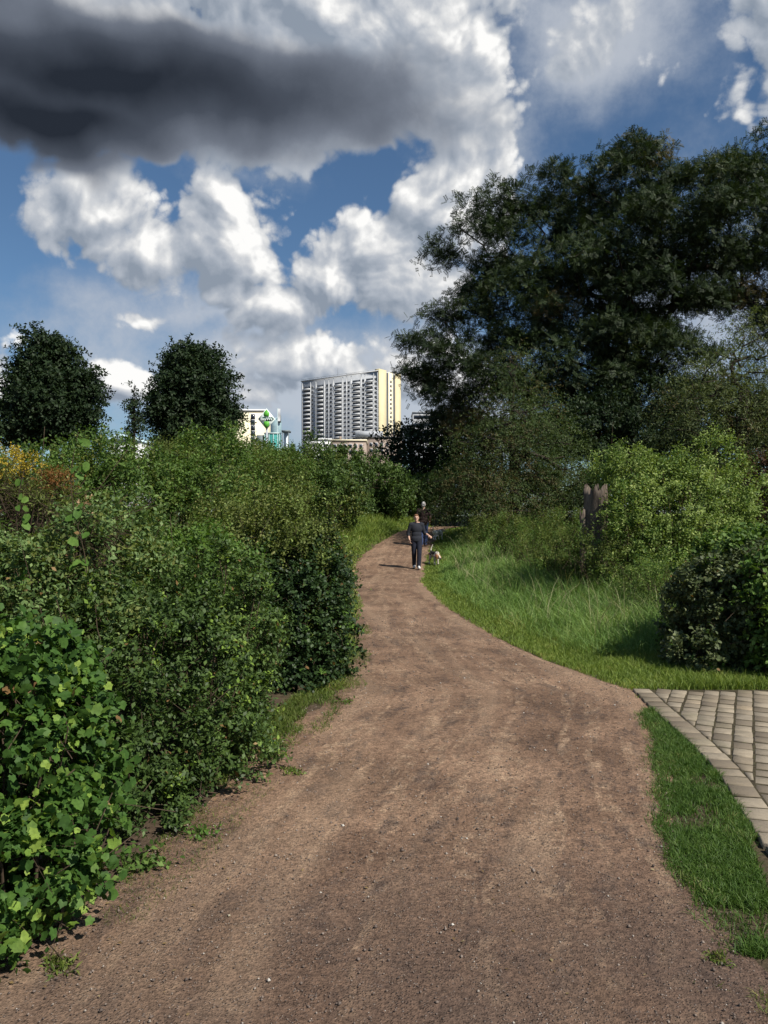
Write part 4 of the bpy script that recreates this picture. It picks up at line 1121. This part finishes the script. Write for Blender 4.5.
def house(name, label, cat, px0, px1, pytop, Y, depth, wallm, roofm, wins, winsize, extra=None, roof_h=.6):
    a = at(px0, pytop, Y); b = at(px1, pytop, Y)
    g = 1.15
    root = empty(name, (a[0], Y, g), label, cat)
    W = b[0] - a[0]; H = a[2] - g
    part_boxes('wall', [[(0, W, 0, depth, 0, H)]], [wallm], root)
    part_boxes('roof', [[(-.3, W + .3, -.3, depth + .3, H, H + roof_h)]], [roofm], root)
    for (px, py) in wins:
        c = at(px, py, Y); x = c[0] - a[0]; z = c[2] - g
        w, h = winsize
        part_boxes('window', [[(x - w / 2, x + w / 2, -.08, -.01, z - h / 2, z + h / 2)], [(x - w / 2 + .1, x + w / 2 - .1, -.11, -.075, z - h / 2 + .1, z + h / 2 - .1)]], [WHITE, GLASS], root)
    if extra:
        for nm, mt, lst in extra(a, W, H): part_boxes(nm, [lst], [mt], root)
    return root
house('apartment_house', 'pale yellow block with one column of small windows behind the dome-shaped tree', 'apartment house', 214, 264, 411, 225, 14, CREAM, WHITE,
      [(253, 416.5 + 5.6 * k) for k in range(6)], (1.25, 1.5), None, .5)
house('row_house', 'low flat white building at the left foot of the tower block', 'house', 306, 331, 440, 255, 12, WHITE, CONC, [(310 + 5 * k, 445) for k in range(4)], (1.0, 1.2), None, .5)
house('row_house', 'low pinkish brick building with small windows in front of the tower block', 'house', 331.5, 366, 441, 250, 12, BRICK, CREAM,
      [(335 + 5.2 * k, 446 + 6 * j) for k in range(6) for j in range(2)], (1.0, 1.25), lambda a, W, H: [('chimney', BRICK, [(2.2, 2.9, 4, 4.7, H + .6, H + 1.9)])], .5)
house('row_house', 'grey-brown house with a flat upper storey at the right foot of the tower block', 'house', 366.5, 402, 438, 262, 12, BRICK, ROOFG,
      [(371 + 5.4 * k, 444.5 + 6 * j) for k in range(6) for j in range(2)], (1.0, 1.25), lambda a, W, H: [('upper_storey', GREYP, [(-3.8, 5.5, 3, 9, H + .62, H + 2.6)]), ('chimney', BRICK, [(8, 8.8, 4, 4.8, H + .6, H + 2)])], .5)
house('office_building', 'light grey office block with window bands seen through the left edge of the huge tree', 'office building', 413, 446, 413, 310, 14, CONC, WHITE, [],
      (1, 1), lambda a, W, H: [('window_band', GLASS, [(.4, W - .4, -.1, -.01, H - 2.2 - 3.1 * k, H - .9 - 3.1 * k)]) for k in range(5)], .5)

def hall():
    Y = 120
    a = at(108, 441, Y); b = at(139, 441, Y); g = 1.15
    root = empty('hall', (a[0], Y, g), 'low hall with a pale blue curved roof between the two round trees', 'hall')
    W = b[0] - a[0]; H = a[2] - g
    part_boxes('wall', [[(0, W, 0, 10, 0, H)]], [WHITE], root)
    n = 12
    t = np.linspace(0, 1, n + 1)
    up = H + 1.05 * np.sin(np.pi * t) ** .7 + .02
    V = [(-.2 + (W + .4) * t[i], yy, zz) for yy in (-.3, 10.3) for i in range(n + 1) for zz in (H + .0, up[i])]
    k = 2 * (n + 1)
    Fs = []
    for i in range(n):
        q = 2 * i
        Fs += [(q, q + 2, q + 3, q + 1), (k + q, k + q + 1, k + q + 3, k + q + 2), (q + 1, q + 3, k + q + 3, k + q + 1), (q, k + q, k + q + 2, q + 2)]
    mesh_np('roof', np.array(V), np.array(Fs), plain('pale_blue_sheet', (0.50, 0.66, 0.74), .35, .4, .08, .4), root, world=False)
hall()

# ---- advertising sign and the glass tower beside it
def sign_pylon():
    Y = 150.0
    c = at(266.5, 419, Y); g = 1.15
    root = empty('advertising_sign', (c[0], Y, g), 'white diamond sign with green leaves and a dark lettered band above the hedge', 'sign')
    zc = c[2] - g
    hw, hh = 8.6 * Y / F, 10.6 * Y / F
    green = plain('sign_green', (0.10, 0.40, 0.04), .5, .4, .04, 1); dgreen = plain('sign_dark_green', (0.012, 0.055, 0.045), .5, .4, .04, 1)
    pale = plain('sign_white', (0.80, 0.90, 0.84), .5, .4, .03, 1)
    part_boxes('pole', [[(-.18, .18, .10, .46, 0, zc)]], [GREYP], root)
    def slab(name, pts, y0, y1, m):
        n = len(pts)
        V = [(x, y0, zc + z) for x, z in pts] + [(x, y1, zc + z) for x, z in pts]
        V += [(sum(p[0] for p in pts) / n, y0, zc + sum(p[1] for p in pts) / n)]
        Ft = [(i, (i + 1) % n, 2 * n) for i in range(n)]
        Fq = [(i, i + n, (i + 1) % n + n, (i + 1) % n) for i in range(n)]
        return mesh_np(name, np.array(V), [np.array(Ft), np.array(Fq)], m, root, world=False)
    slab('board', [(-hw, 0), (0, -hh), (hw, 0), (0, hh)], -.10, .10, pale)
    for sg in (1, -1):
        pts = [(.0, .90), (.30, .62), (.34, .40), (.26, .22), (-.26, .22), (-.34, .40), (-.30, .62)]
        pts = [(x * hw, sg * z * hh) for x, z in pts]
        slab('green_leaf', pts if sg < 0 else pts[::-1], -.13, -.1, green)
    slab('band', [(-.88 * hw, 0), (-.66 * hw, -.19 * hh), (.66 * hw, -.19 * hh), (.88 * hw, 0), (.66 * hw, .19 * hh), (-.66 * hw, .19 * hh)], -.15, -.1, dgreen)
    cu = bpy.data.curves.new('lettering', 'FONT')
    cu.body = 'BayWa'; cu.align_x = 'CENTER'; cu.align_y = 'CENTER'; cu.size = .30 * hh * 1.3; cu.extrude = .01; cu.offset = .012
    tmp = link(bpy.data.objects.new('lettering_curve', cu))
    bpy.context.view_layer.update()
    me = bpy.data.meshes.new_from_object(tmp.evaluated_get(bpy.context.evaluated_depsgraph_get()))
    bpy.data.objects.remove(tmp)
    me.materials.clear(); me.materials.append(pale)
    o = link(bpy.data.objects.new('lettering', me))
    o.parent = root; o.location = (0, -.165, zc); o.rotation_euler = (R(90), 0, 0)
sign_pylon()

def glass_tower():
    Y = 165.0; g = 1.15
    a = at(264, 433, Y); b = at(279.5, 433, Y)
    root = empty('glass_tower', (a[0], Y, g), 'teal glass tower with a rounded grey top directly behind the diamond sign', 'tower')
    W = b[0] - a[0]; H = a[2] - g
    teal = plain('teal_glass', (0.06, 0.26, 0.24), .15, .6, .35, .35); frame = plain('tower_frame', (0.42, 0.52, 0.52), .4, .4, .1, .5); dk = plain('tower_grey', (0.15, 0.18, 0.19), .6, .3, .2, .5)
    part_boxes('glazing', [[(.05, W - .05, .05, 3.5, 0, H)]], [teal], root)
    part_boxes('frame', [[(x, x + .12, -.04, .045, 0, H + .1) for x in (0, W * .30, W * .58, W - .12)] + [(0, W, -.05, .04, H - .16, H + .12)]], [frame], root)
    part_boxes('side_wing', [[(-1.6, -.02, .3, 3.2, 0, H - .4)]], [dk], root)
    n = 16; V = []; Fs = []
    cx, r = W * .72, 1.15
    for z in (H + .13, H + 2.6, H + 3.3):
        rr = r if z < H + 3 else r * .6
        for i in range(n): V.append((cx + rr * math.cos(i / n * 6.2832), 1.5 + rr * math.sin(i / n * 6.2832), z))
    for k in range(2):
        for i in range(n): Fs.append((k * n + i, k * n + (i + 1) % n, (k + 1) * n + (i + 1) % n, (k + 1) * n + i))
    V.append((cx, 1.5, H + 3.4))
    Ft = [(2 * n + i, 2 * n + (i + 1) % n, 3 * n) for i in range(n)]
    mesh_np('drum', np.array(V), [np.array(Fs), np.array(Ft)], plain('drum_glass', (0.30, 0.42, 0.45), .25, .5, .2, .5), root, smooth=False, world=False)
    part_boxes('dark_fin', [[(cx + .65, cx + 1.15, .1, .5, H + 2.2, H + 3.8)]], [dk], root)
    # white flag on its pole beside the sign
    f = at(277.5, 418, 160.0)
    fr = empty('flag', (f[0], 160.0, g), 'narrow white upright flag beside the diamond sign', 'flag')
    zt = f[2] - g
    part_boxes('pole', [[(-.05, .05, -.05, .05, 0, zt + 2.0)]], [frame], fr)
    n = 8
    V = [(x, .12 * math.sin(i * .9) * (.3 + x), zt - .6 + 2.5 * i / n) for i in range(n + 1) for x in (.06, .55)] + [(x, .03 + .12 * math.sin(i * .9) * (.3 + x), zt - .6 + 2.5 * i / n) for i in range(n + 1) for x in (.06, .55)]
    m2 = 2 * (n + 1)
    Fs = [(2 * i, 2 * i + 1, 2 * i + 3, 2 * i + 2) for i in range(n)] + [(m2 + 2 * i, m2 + 2 * i + 2, m2 + 2 * i + 3, m2 + 2 * i + 1) for i in range(n)]
    mesh_np('cloth', np.array(V), np.array(Fs), WHITE, fr, world=False)
    # grey canopy box right of the tower
    c = at(281.5, 430, 160.0); d = at(289.5, 430, 160.0)
    kr = empty('canopy', (c[0], 160.0, g), 'small flat grey canopy on posts right of the glass tower', 'canopy')
    W2 = d[0] - c[0]; H2 = c[2] - g
    part_boxes('roof', [[(0, W2, 0, 2.5, H2 - .35, H2)]], [dk], kr)
    for x in (.1, W2 - .3): part_boxes('post', [[(x, x + .2, .1, .3, 0, H2 - .36)]], [dk], kr)
    part_boxes('back_panel', [[(.35, W2 - .35, 1.0, 1.1, 0, H2 - .37)]], [plain('pale_panel', (.55, .62, .66), .5, .3, .1, .5)], kr)
glass_tower()

# ------------------------------------------------------------------ people and dogs
def ell(c, r, rot=None, seg=20, rings=12):
    V = []; Fs = []
    for j in range(rings + 1):
        th = math.pi * j / rings
        for i in range(seg):
            ph = 2 * math.pi * i / seg
            p = Vector((r[0] * math.sin(th) * math.cos(ph), r[1] * math.sin(th) * math.sin(ph), r[2] * math.cos(th)))
            if rot is not None: p = rot @ p
            V.append((c[0] + p.x, c[1] + p.y, c[2] + p.z))
    for j in range(rings):
        for i in range(seg):
            a = j * seg + i; b = j * seg + (i + 1) % seg
            Fs.append((a, a + seg, b + seg, b))
    return V, Fs
def cap(p0, p1, r0, r1, seg=14):
    p0 = np.array(p0, float); p1 = np.array(p1, float)
    ax = p1 - p0; L = np.linalg.norm(ax); ax = ax / max(L, 1e-6)
    u = np.cross(ax, [0.3, 0.9, 0.31]); u /= np.linalg.norm(u); w = np.cross(ax, u)
    V = []; Fs = []; rings = []
    for k in range(6):
        a = math.pi / 2 * (1 - k / 5); rings.append((p0 - ax * r0 * math.sin(a), max(r0 * math.cos(a), 1e-4)))
    for k in range(6):
        a = math.pi / 2 * k / 5; rings.append((p1 + ax * r1 * math.sin(a), max(r1 * math.cos(a), 1e-4)))
    for c, r in rings:
        for i in range(seg):
            t = 2 * math.pi * i / seg
            V.append(tuple(c + r * (math.cos(t) * u + math.sin(t) * w)))
    for j in range(len(rings) - 1):
        for i in range(seg):
            a = j * seg + i; b = j * seg + (i + 1) % seg
            Fs.append((a, b, b + seg, a + seg))
    return V, Fs

def fuse(name, pieces, voxel, mats, parent, smooth_it=3, paint=None):
    """join overlapping solids into one continuous skin"""
    V, Fs = [], []
    for v, f in pieces:
        o = len(V); V += v; Fs += [tuple(i + o for i in q) for q in f]
    me = bpy.data.meshes.new(name + '_raw')
    me.from_pydata(V, [], Fs); me.update()
    tmp = link(bpy.data.objects.new(name + '_raw', me))
    r = tmp.modifiers.new('r', 'REMESH'); r.mode = 'VOXEL'; r.voxel_size = voxel; r.use_smooth_shade = True
    sm = tmp.modifiers.new('s', 'SMOOTH'); sm.factor = .5; sm.iterations = smooth_it
    bpy.context.view_layer.update()
    res = bpy.data.meshes.new_from_object(tmp.evaluated_get(bpy.context.evaluated_depsgraph_get()))
    bpy.data.objects.remove(tmp); bpy.data.meshes.remove(me)
    res.name = name
    res.materials.clear()
    for m in mats: res.materials.append(m)
    if paint:
        n = len(res.polygons)
        c = np.empty(n * 3, np.float32); res.polygons.foreach_get('center', c)
        res.polygons.foreach_set('material_index', paint(c.reshape(-1, 3)).astype(np.int32))
    res.polygons.foreach_set('use_smooth', np.ones(len(res.polygons), bool))
    o = link(bpy.data.objects.new(name, res))
    o.parent = parent
    return o

def hand(wrist, d, palm_n, thumb, scale=1.0, curl=.5):
    """palm, four fingers of unequal length and a thumb leaving the side of the palm"""
    w = Vector(wrist); d = Vector(d).normalized(); n = Vector(palm_n); n = (n - d * n.dot(d)).normalized(); t = Vector(thumb); t = (t - d * t.dot(d) - n * t.dot(n)).normalized()
    P = []
    T = lambda v: tuple(v)
    s = scale
    for k in (-1, 0, 1): P.append(cap(T(w + t * .02 * k * s), T(w + (d * .085 + t * .026 * k) * s), .017 * s, .016 * s))
    for k, (off, ln) in enumerate(((.033, .072), (.011, .082), (-.011, .076), (-.033, .058))):
        b = w + (d * .088 + t * off) * s
        m = b + (d * math.cos(curl) + n * math.sin(curl)) * ln * .5 * s
        e = m + (d * math.cos(curl * 2.4) + n * math.sin(curl * 2.4)) * ln * .5 * s
        P += [cap(T(b), T(m), .0095 * s, .0088 * s, 8), cap(T(m), T(e), .0088 * s, .0075 * s, 8)]
    b = w + (d * .03 + t * .035) * s
    m = b + (d * .6 + t * .7 + n * .3).normalized() * .036 * s
    e = m + (d * .85 + t * .15 + n * .45).normalized() * .03 * s
    P += [cap(T(b), T(m), .0125 * s, .0105 * s, 8), cap(T(m), T(e), .0105 * s, .0085 * s, 8)]
    return P

SKIN = plain('skin', (0.50, 0.31, 0.23), .55, .35, .08, 12)
LIP = plain('lip', (0.36, 0.15, 0.13), .5, .3, .05, 10)
EYE = plain('eye_dark', (0.03, 0.025, 0.02), .6, .2, .1, 10)
SHOE = plain('white_shoe', (0.62, 0.62, 0.62), .6, .3, .08, 10)
SOLE = plain('dark_sole', (0.04, 0.04, 0.045), .7, .3, .1, 10)

def person(label, loc, rz, J, shirt_m, trouser_m, shoe_m, hair_m, hair, sleeve, build=1.0):
    """J: joints of the pose, facing -Y. The skin is one body; clothing and hair are children."""
    root = empty('person', loc, label, 'person', None, rz)
    sh, hp = J['sh'], J['hip']
    B = []
    b = build
    B += [ell((0, 0, .95), (.165 * b, .115 * b, .125)), ell((0, .005, 1.08), (.14 * b, .10 * b, .13)), ell((0, 0, 1.25), (.168 * b, .112 * b, .17)),
          cap((-.15 * b, 0, 1.365), (.15 * b, 0, 1.365), .06, .06), cap((0, .012, 1.37), (0, -.004, 1.49), .058, .05),
          cap((-.07, 0, 1.40), (.07, 0, 1.40), .05, .05)]
    hx, hy, hz = J['head']
    B += [ell((hx, hy, hz), (.076, .094, .103)), ell((hx, hy - .03, hz - .065), (.055, .062, .052)), cap((hx, hy - .088, hz + .015), (hx, hy - .108, hz - .018), .010, .015, 8),
          ell((hx, hy - .075, hz + .028), (.052, .022, .014)), ell((hx, hy - .082, hz - .055), (.026, .018, .014)), ell((hx, hy - .07, hz - .098), (.026, .022, .02))]
    for sg in (-1, 1): B.append(ell((hx + sg * .077, hy + .008, hz - .005), (.012, .024, .034)))
    cloth_s = [ell((0, 0, .93), (.182 * b, .135 * b, .14)), ell((0, .005, 1.06), (.165 * b, .125 * b, .15)), ell((0, 0, 1.24), (.185 * b, .13 * b, .185)),
               cap((-.155 * b, 0, 1.36), (.155 * b, 0, 1.36), .074, .074), cap((-.06, .005, 1.41), (.06, .005, 1.41), .048, .048), ell((0, 0, .88), (.178 * b, .13 * b, .08))]
    cloth_t = [ell((0, 0, .90), (.172 * b, .122 * b, .12))]
    shoes = []
    for k, sg in ((0, -1), (1, 1)):
        s0, e0, w0 = J['sh'][k], J['el'][k], J['wr'][k]
        B += [cap(s0, e0, .052 * b, .040), cap(e0, w0, .040, .027)]
        dv = Vector(w0) - Vector(e0)
        B += hand(w0, dv if 'hd' not in J else J['hd'][k], J['pn'][k], J['th'][k], 1.0, J['curl'][k])
        q = tuple(np.array(s0) + (np.array(e0) - np.array(s0)) * min(sleeve, 1))
        cloth_s.append(cap(s0, q, .068 * b, .057))
        if sleeve > 1: cloth_s.append(cap(e0, tuple(np.array(e0) + (np.array(w0) - np.array(e0)) * (sleeve - 1)), .056, .048))
        h0, k0, a0, t0 = J['hip'][k], J['kn'][k], J['an'][k], J['toe'][k]
        B += [cap(h0, k0, .082 * b, .054), cap(k0, a0, .054, .036), cap(a0, t0, .036, .03)]
        cloth_t += [cap(h0, k0, .098 * b, .075), cap(k0, (a0[0], a0[1], a0[2] + .0), .075, .062)]
        heel = (a0[0], a0[1] + .035, t0[2])
        shoes.append([cap(heel, t0, .043, .040), cap((a0[0], a0[1], a0[2] - .01), tuple((np.array(a0) + np.array(t0)) / 2), .046, .04)])
    mouth = lambda c: ((np.abs(c[:, 0] - hx) < .024) & (np.abs(c[:, 2] - (hz - .055)) < .009) & (c[:, 1] < hy - .07)).astype(int)
    fuse('body', B, .0085, [SKIN, LIP], root, 2, mouth)
    fuse('shirt', cloth_s, .013, [shirt_m], root, 4)
    fuse('trousers', cloth_t, .013, [trouser_m], root, 4)
    for sp in shoes:
        mz = min(v[2] for v in sp[0][0])
        fuse('shoe', sp, .008, [shoe_m, SOLE], root, 2, lambda c: (c[:, 2] < mz + .022).astype(int))
    fuse('hair', hair((hx, hy, hz)), .009, [hair_m], root, 2)
    for sg in (-1, 1):
        V, Fs = ell((hx + sg * .031, hy - .084, hz + .004), (.012, .010, .008))
        mesh_np('eye', np.array(V), np.array(Fs), EYE, root, world=False, smooth=True)
    return root

gw = lambda x, y: float(gz(x, y)) + .02
WX, WY = 1.0, 24.5
JW = dict(head=(-.01, -.015, 1.565), sh=[(-.175, 0, 1.36), (.175, 0, 1.36)], el=[(-.255, .04, 1.10), (.245, .05, 1.11)], wr=[(-.225, -.04, .90), (.375, -.10, 1.02)],
          pn=[(1, 0, 0), (0, 0, -1)], th=[(0, -1, 0), (-.3, -1, .3)], curl=[.45, .95], hip=[(-.085, 0, .90), (.085, 0, .90)], kn=[(-.075, .02, .49), (.075, -.12, .49)],
          an=[(-.055, .17, .10), (.05, -.17, .085)], toe=[(-.065, .05, .045), (.055, -.30, .045)])
def hair_w(h):
    x, y, z = h
    return [ell((x, y + .022, z + .022), (.083, .088, .098)), ell((x, y + .075, z - .03), (.06, .045, .07)), cap((x, y + .105, z + .02), (x + .02, y + .13, z - .11), .032, .016), ell((x, y - .03, z + .075), (.068, .06, .035))]
person('woman in dark top and trousers with white shoes holding the leash of the hound', (WX, WY, gw(WX, WY)), R(4), JW,
       plain('dark_jersey', (0.028, 0.030, 0.038), .9, .15, .2, 8), plain('navy_trousers', (0.020, 0.022, 0.034), .9, .15, .2, 8), SHOE,
       plain('auburn_hair', (0.20, 0.10, 0.05), .6, .3, .3, 20), hair_w, 1.35, .98)
MX, MY = 1.47, 29.6
JM = dict(head=(0, -.01, 1.60), sh=[(-.185, 0, 1.385), (.185, 0, 1.385)], el=[(-.265, .07, 1.12), (.265, .07, 1.12)], wr=[(-.25, -.14, 1.03), (.25, -.14, 1.03)],
          pn=[(0, 0, -1), (0, 0, -1)], th=[(1, 0, 0), (-1, 0, 0)], curl=[.8, .8], hip=[(-.09, 0, .90), (.09, 0, .90)], kn=[(-.09, -.10, .50), (.09, .03, .49)],
          an=[(-.08, -.12, .09), (.08, .20, .11)], toe=[(-.085, -.25, .045), (.085, .09, .045)])
def hair_m_(h):
    x, y, z = h
    return [ell((x, y + .018, z + .018), (.081, .088, .096)), ell((x, y + .06, z - .035), (.066, .045, .06)), ell((x, y - .03, z + .07), (.064, .055, .032))]
man = person('grey-haired man in dark brown shirt and blue jeans walking away up the path', (MX, MY, gw(MX, MY)), R(180), JM,
       plain('brown_shirt', (0.030, 0.020, 0.018), .9, .15, .2, 8), plain('blue_jeans', (0.045, 0.065, 0.14), .9, .15, .25, 12), plain('brown_shoe', (0.08, 0.05, 0.035), .6, .3, .1, 10),
       plain('grey_hair', (0.42, 0.40, 0.38), .6, .3, .25, 20), hair_m_, .75, 1.06)
man.scale = (.98, .98, .98)

WFUR = plain('white_fur', (0.80, 0.77, 0.72), .9, .15, .1, 14); BFUR = plain('black_fur', (0.022, 0.02, 0.02), .85, .2, .3, 14); TFUR = plain('tan_fur', (0.42, 0.22, 0.10), .9, .15, .2, 14)
GFUR = plain('grey_fur', (0.13, 0.13, 0.135), .9, .15, .25, 14)
def dog(label, loc, rz, mats, paint, head_drop=0.0, tail=((0, .27, .32), (.02, .34, .43), (.07, .33, .56)), scale=1.0, step=.03):
    root = empty('dog', loc, label, 'dog', None, rz)
    hd = head_drop
    P = [ell((0, -.12, .285), (.085, .135, .105)), ell((0, .06, .30), (.068, .16, .078)), ell((0, .19, .30), (.074, .095, .085)),
         cap((0, -.19, .32), (0, -.29, .375 - hd), .066, .05), ell((0, -.325, .385 - hd), (.053, .068, .054)), cap((0, -.36, .37 - hd), (0, -.435, .35 - hd), .037, .026), ell((0, -.455, .356 - hd), (.014, .012, .012))]
    for sg in (-1, 1):
        P.append(ell((sg * .058, -.315, .355 - hd), (.014, .036, .056)))
        st = step * sg
        P += [cap((sg * .055, -.16, .26), (sg * .062, -.12 + st, .185), .042, .030, 10), cap((sg * .062, -.12 + st, .185), (sg * .058, -.145 + st, .085), .028, .020, 10), cap((sg * .058, -.145 + st, .085), (sg * .058, -.15 + st, .028), .019, .022, 10),
              ell((sg * .058, -.165 + st, .020), (.026, .036, .020)),
              cap((sg * .055, .19, .28), (sg * .070, .125 - st, .185), .066, .042, 10), cap((sg * .070, .125 - st, .185), (sg * .066, .235 - st, .105), .038, .021, 10), cap((sg * .066, .235 - st, .105), (sg * .066, .222 - st, .028), .019, .021, 10),
              ell((sg * .066, .205 - st, .020), (.025, .036, .020))]
    P += [cap(tail[0], tail[1], .024, .018, 10), cap(tail[1], tail[2], .018, .010, 10)]
    fuse('body', P, .0075, mats, root, 2, paint)
    for sg in (-1, 1):
        V, Fs = ell((sg * .030, -.372, .405 - hd), (.008, .007, .008), None, 8, 6)
        mesh_np('eye', np.array(V), np.array(Fs), EYE, root, world=False, smooth=True)
    V, Fs = ell((0, -.463, .358 - hd), (.013, .010, .010), None, 8, 6)
    mesh_np('nose', np.array(V), np.array(Fs), EYE, root, world=False, smooth=True)
    a = np.linspace(0, 2 * np.pi, 20)
    c = np.stack([.064 * np.cos(a), -.245 + .035 * np.sin(a), .352 - hd * .55 + .056 * np.sin(a)], -1)
    V, Fq = tubes([(c, np.full(20, .009))], 6)
    mesh_np('collar', V, Fq, plain('collar_red', (.25, .03, .03), .6, .3, .1, 8), root, world=False)
    root.scale = (scale,) * 3
    return root
HD = .15
def beagle(c):
    x, y, z = c.T
    i = np.zeros(len(c))
    i[(z > .285 + .03 * np.sin(y * 30)) & (y > -.17) & (y < .30)] = 1
    i[(y < -.26) & (np.abs(x) > .016)] = 2
    i[(y < -.385)] = 0
    i[(z > .40) & (y > .26)] = 0
    i[(y > .15) & (z > .17) & (z < .285)] = 2
    return i
DX, DY = 1.62, 25.5
dog('black white and tan hound on the leash with its nose down and white-tipped tail up', (DX, DY, gw(DX, DY) + .01), R(18), [plain('cream_fur', (0.46, 0.42, 0.36), .9, .15, .15, 14), BFUR, TFUR], beagle, HD, scale=1.12)
def patchy(c):
    x, y, z = c.T
    return ((np.sin(x * 31 + 1) + np.sin(y * 17 + .6) + np.sin(z * 23) > 2.2) | ((y < -.28) & (x > .03) & (z > .38))).astype(int)
D2X, D2Y = 2.12, 31.2
dog('white dog with grey patches and raised tail at the path edge beside the man', (D2X, D2Y, gw(D2X, D2Y) + .01), R(140), [WFUR, GFUR], patchy, 0.02, ((0, .27, .32), (0, .33, .44), (.01, .27, .55)), 1.05)

def leash(label, p0, p1, sag, loop=True):
    p0 = np.array(p0); p1 = np.array(p1)
    root = empty('leash', tuple(p0), label, 'leash')
    t = np.linspace(0, 1, 24)[:, None]
    pts = p0 * (1 - t) + p1 * t; pts[:, 2] -= sag * 4 * (t * (1 - t))[:, 0]
    m = plain('leash_webbing', (.03, .028, .028), .8, .2, .1, 10)
    V, Fq = tubes([(pts, np.full(24, .006))], 6)
    mesh_np('strap', V, Fq, m, root)
    if loop:
        s = np.linspace(0, 1, 16)[:, None]
        e = p0 + np.array([-.20, -.02, -.22])
        q = p0 * (1 - s) + e * s; q[:, 2] -= .05 * np.sin(np.pi * s[:, 0]); q[:, 0] -= .02 * np.sin(np.pi * s[:, 0])
        q2 = e * (1 - s) + p0 * s; q2[:, 2] += .01; q2[:, 0] += .03 * np.sin(np.pi * s[:, 0])
        V, Fq = tubes([(np.concatenate([q, q2[1:]]), np.full(31, .006))], 6)
        mesh_np('handle_loop', V, Fq, m, root)
def loc2w(loc, rz, p, s=1.0):
    c, sn = math.cos(rz), math.sin(rz)
    return (loc[0] + s * (c * p[0] - sn * p[1]), loc[1] + s * (sn * p[0] + c * p[1]), loc[2] + s * p[2])
hw_ = loc2w((WX, WY, gw(WX, WY)), R(4), (.44, -.125, .99))
leash('dark leash running from the hand of the woman down to the hound', hw_, loc2w((DX, DY, gw(DX, DY) + .01), R(18), (0, -.24, .355), 1.12), .04)
hm_ = loc2w((MX, MY, gw(MX, MY)), R(180), (-.25, -.22, 1.0), .98)
leash('thin dark leash from the hand of the man to the white dog', hm_, loc2w((D2X, D2Y, gw(D2X, D2Y) + .01), R(140), (0, -.24, .40), 1.05), .12, False)
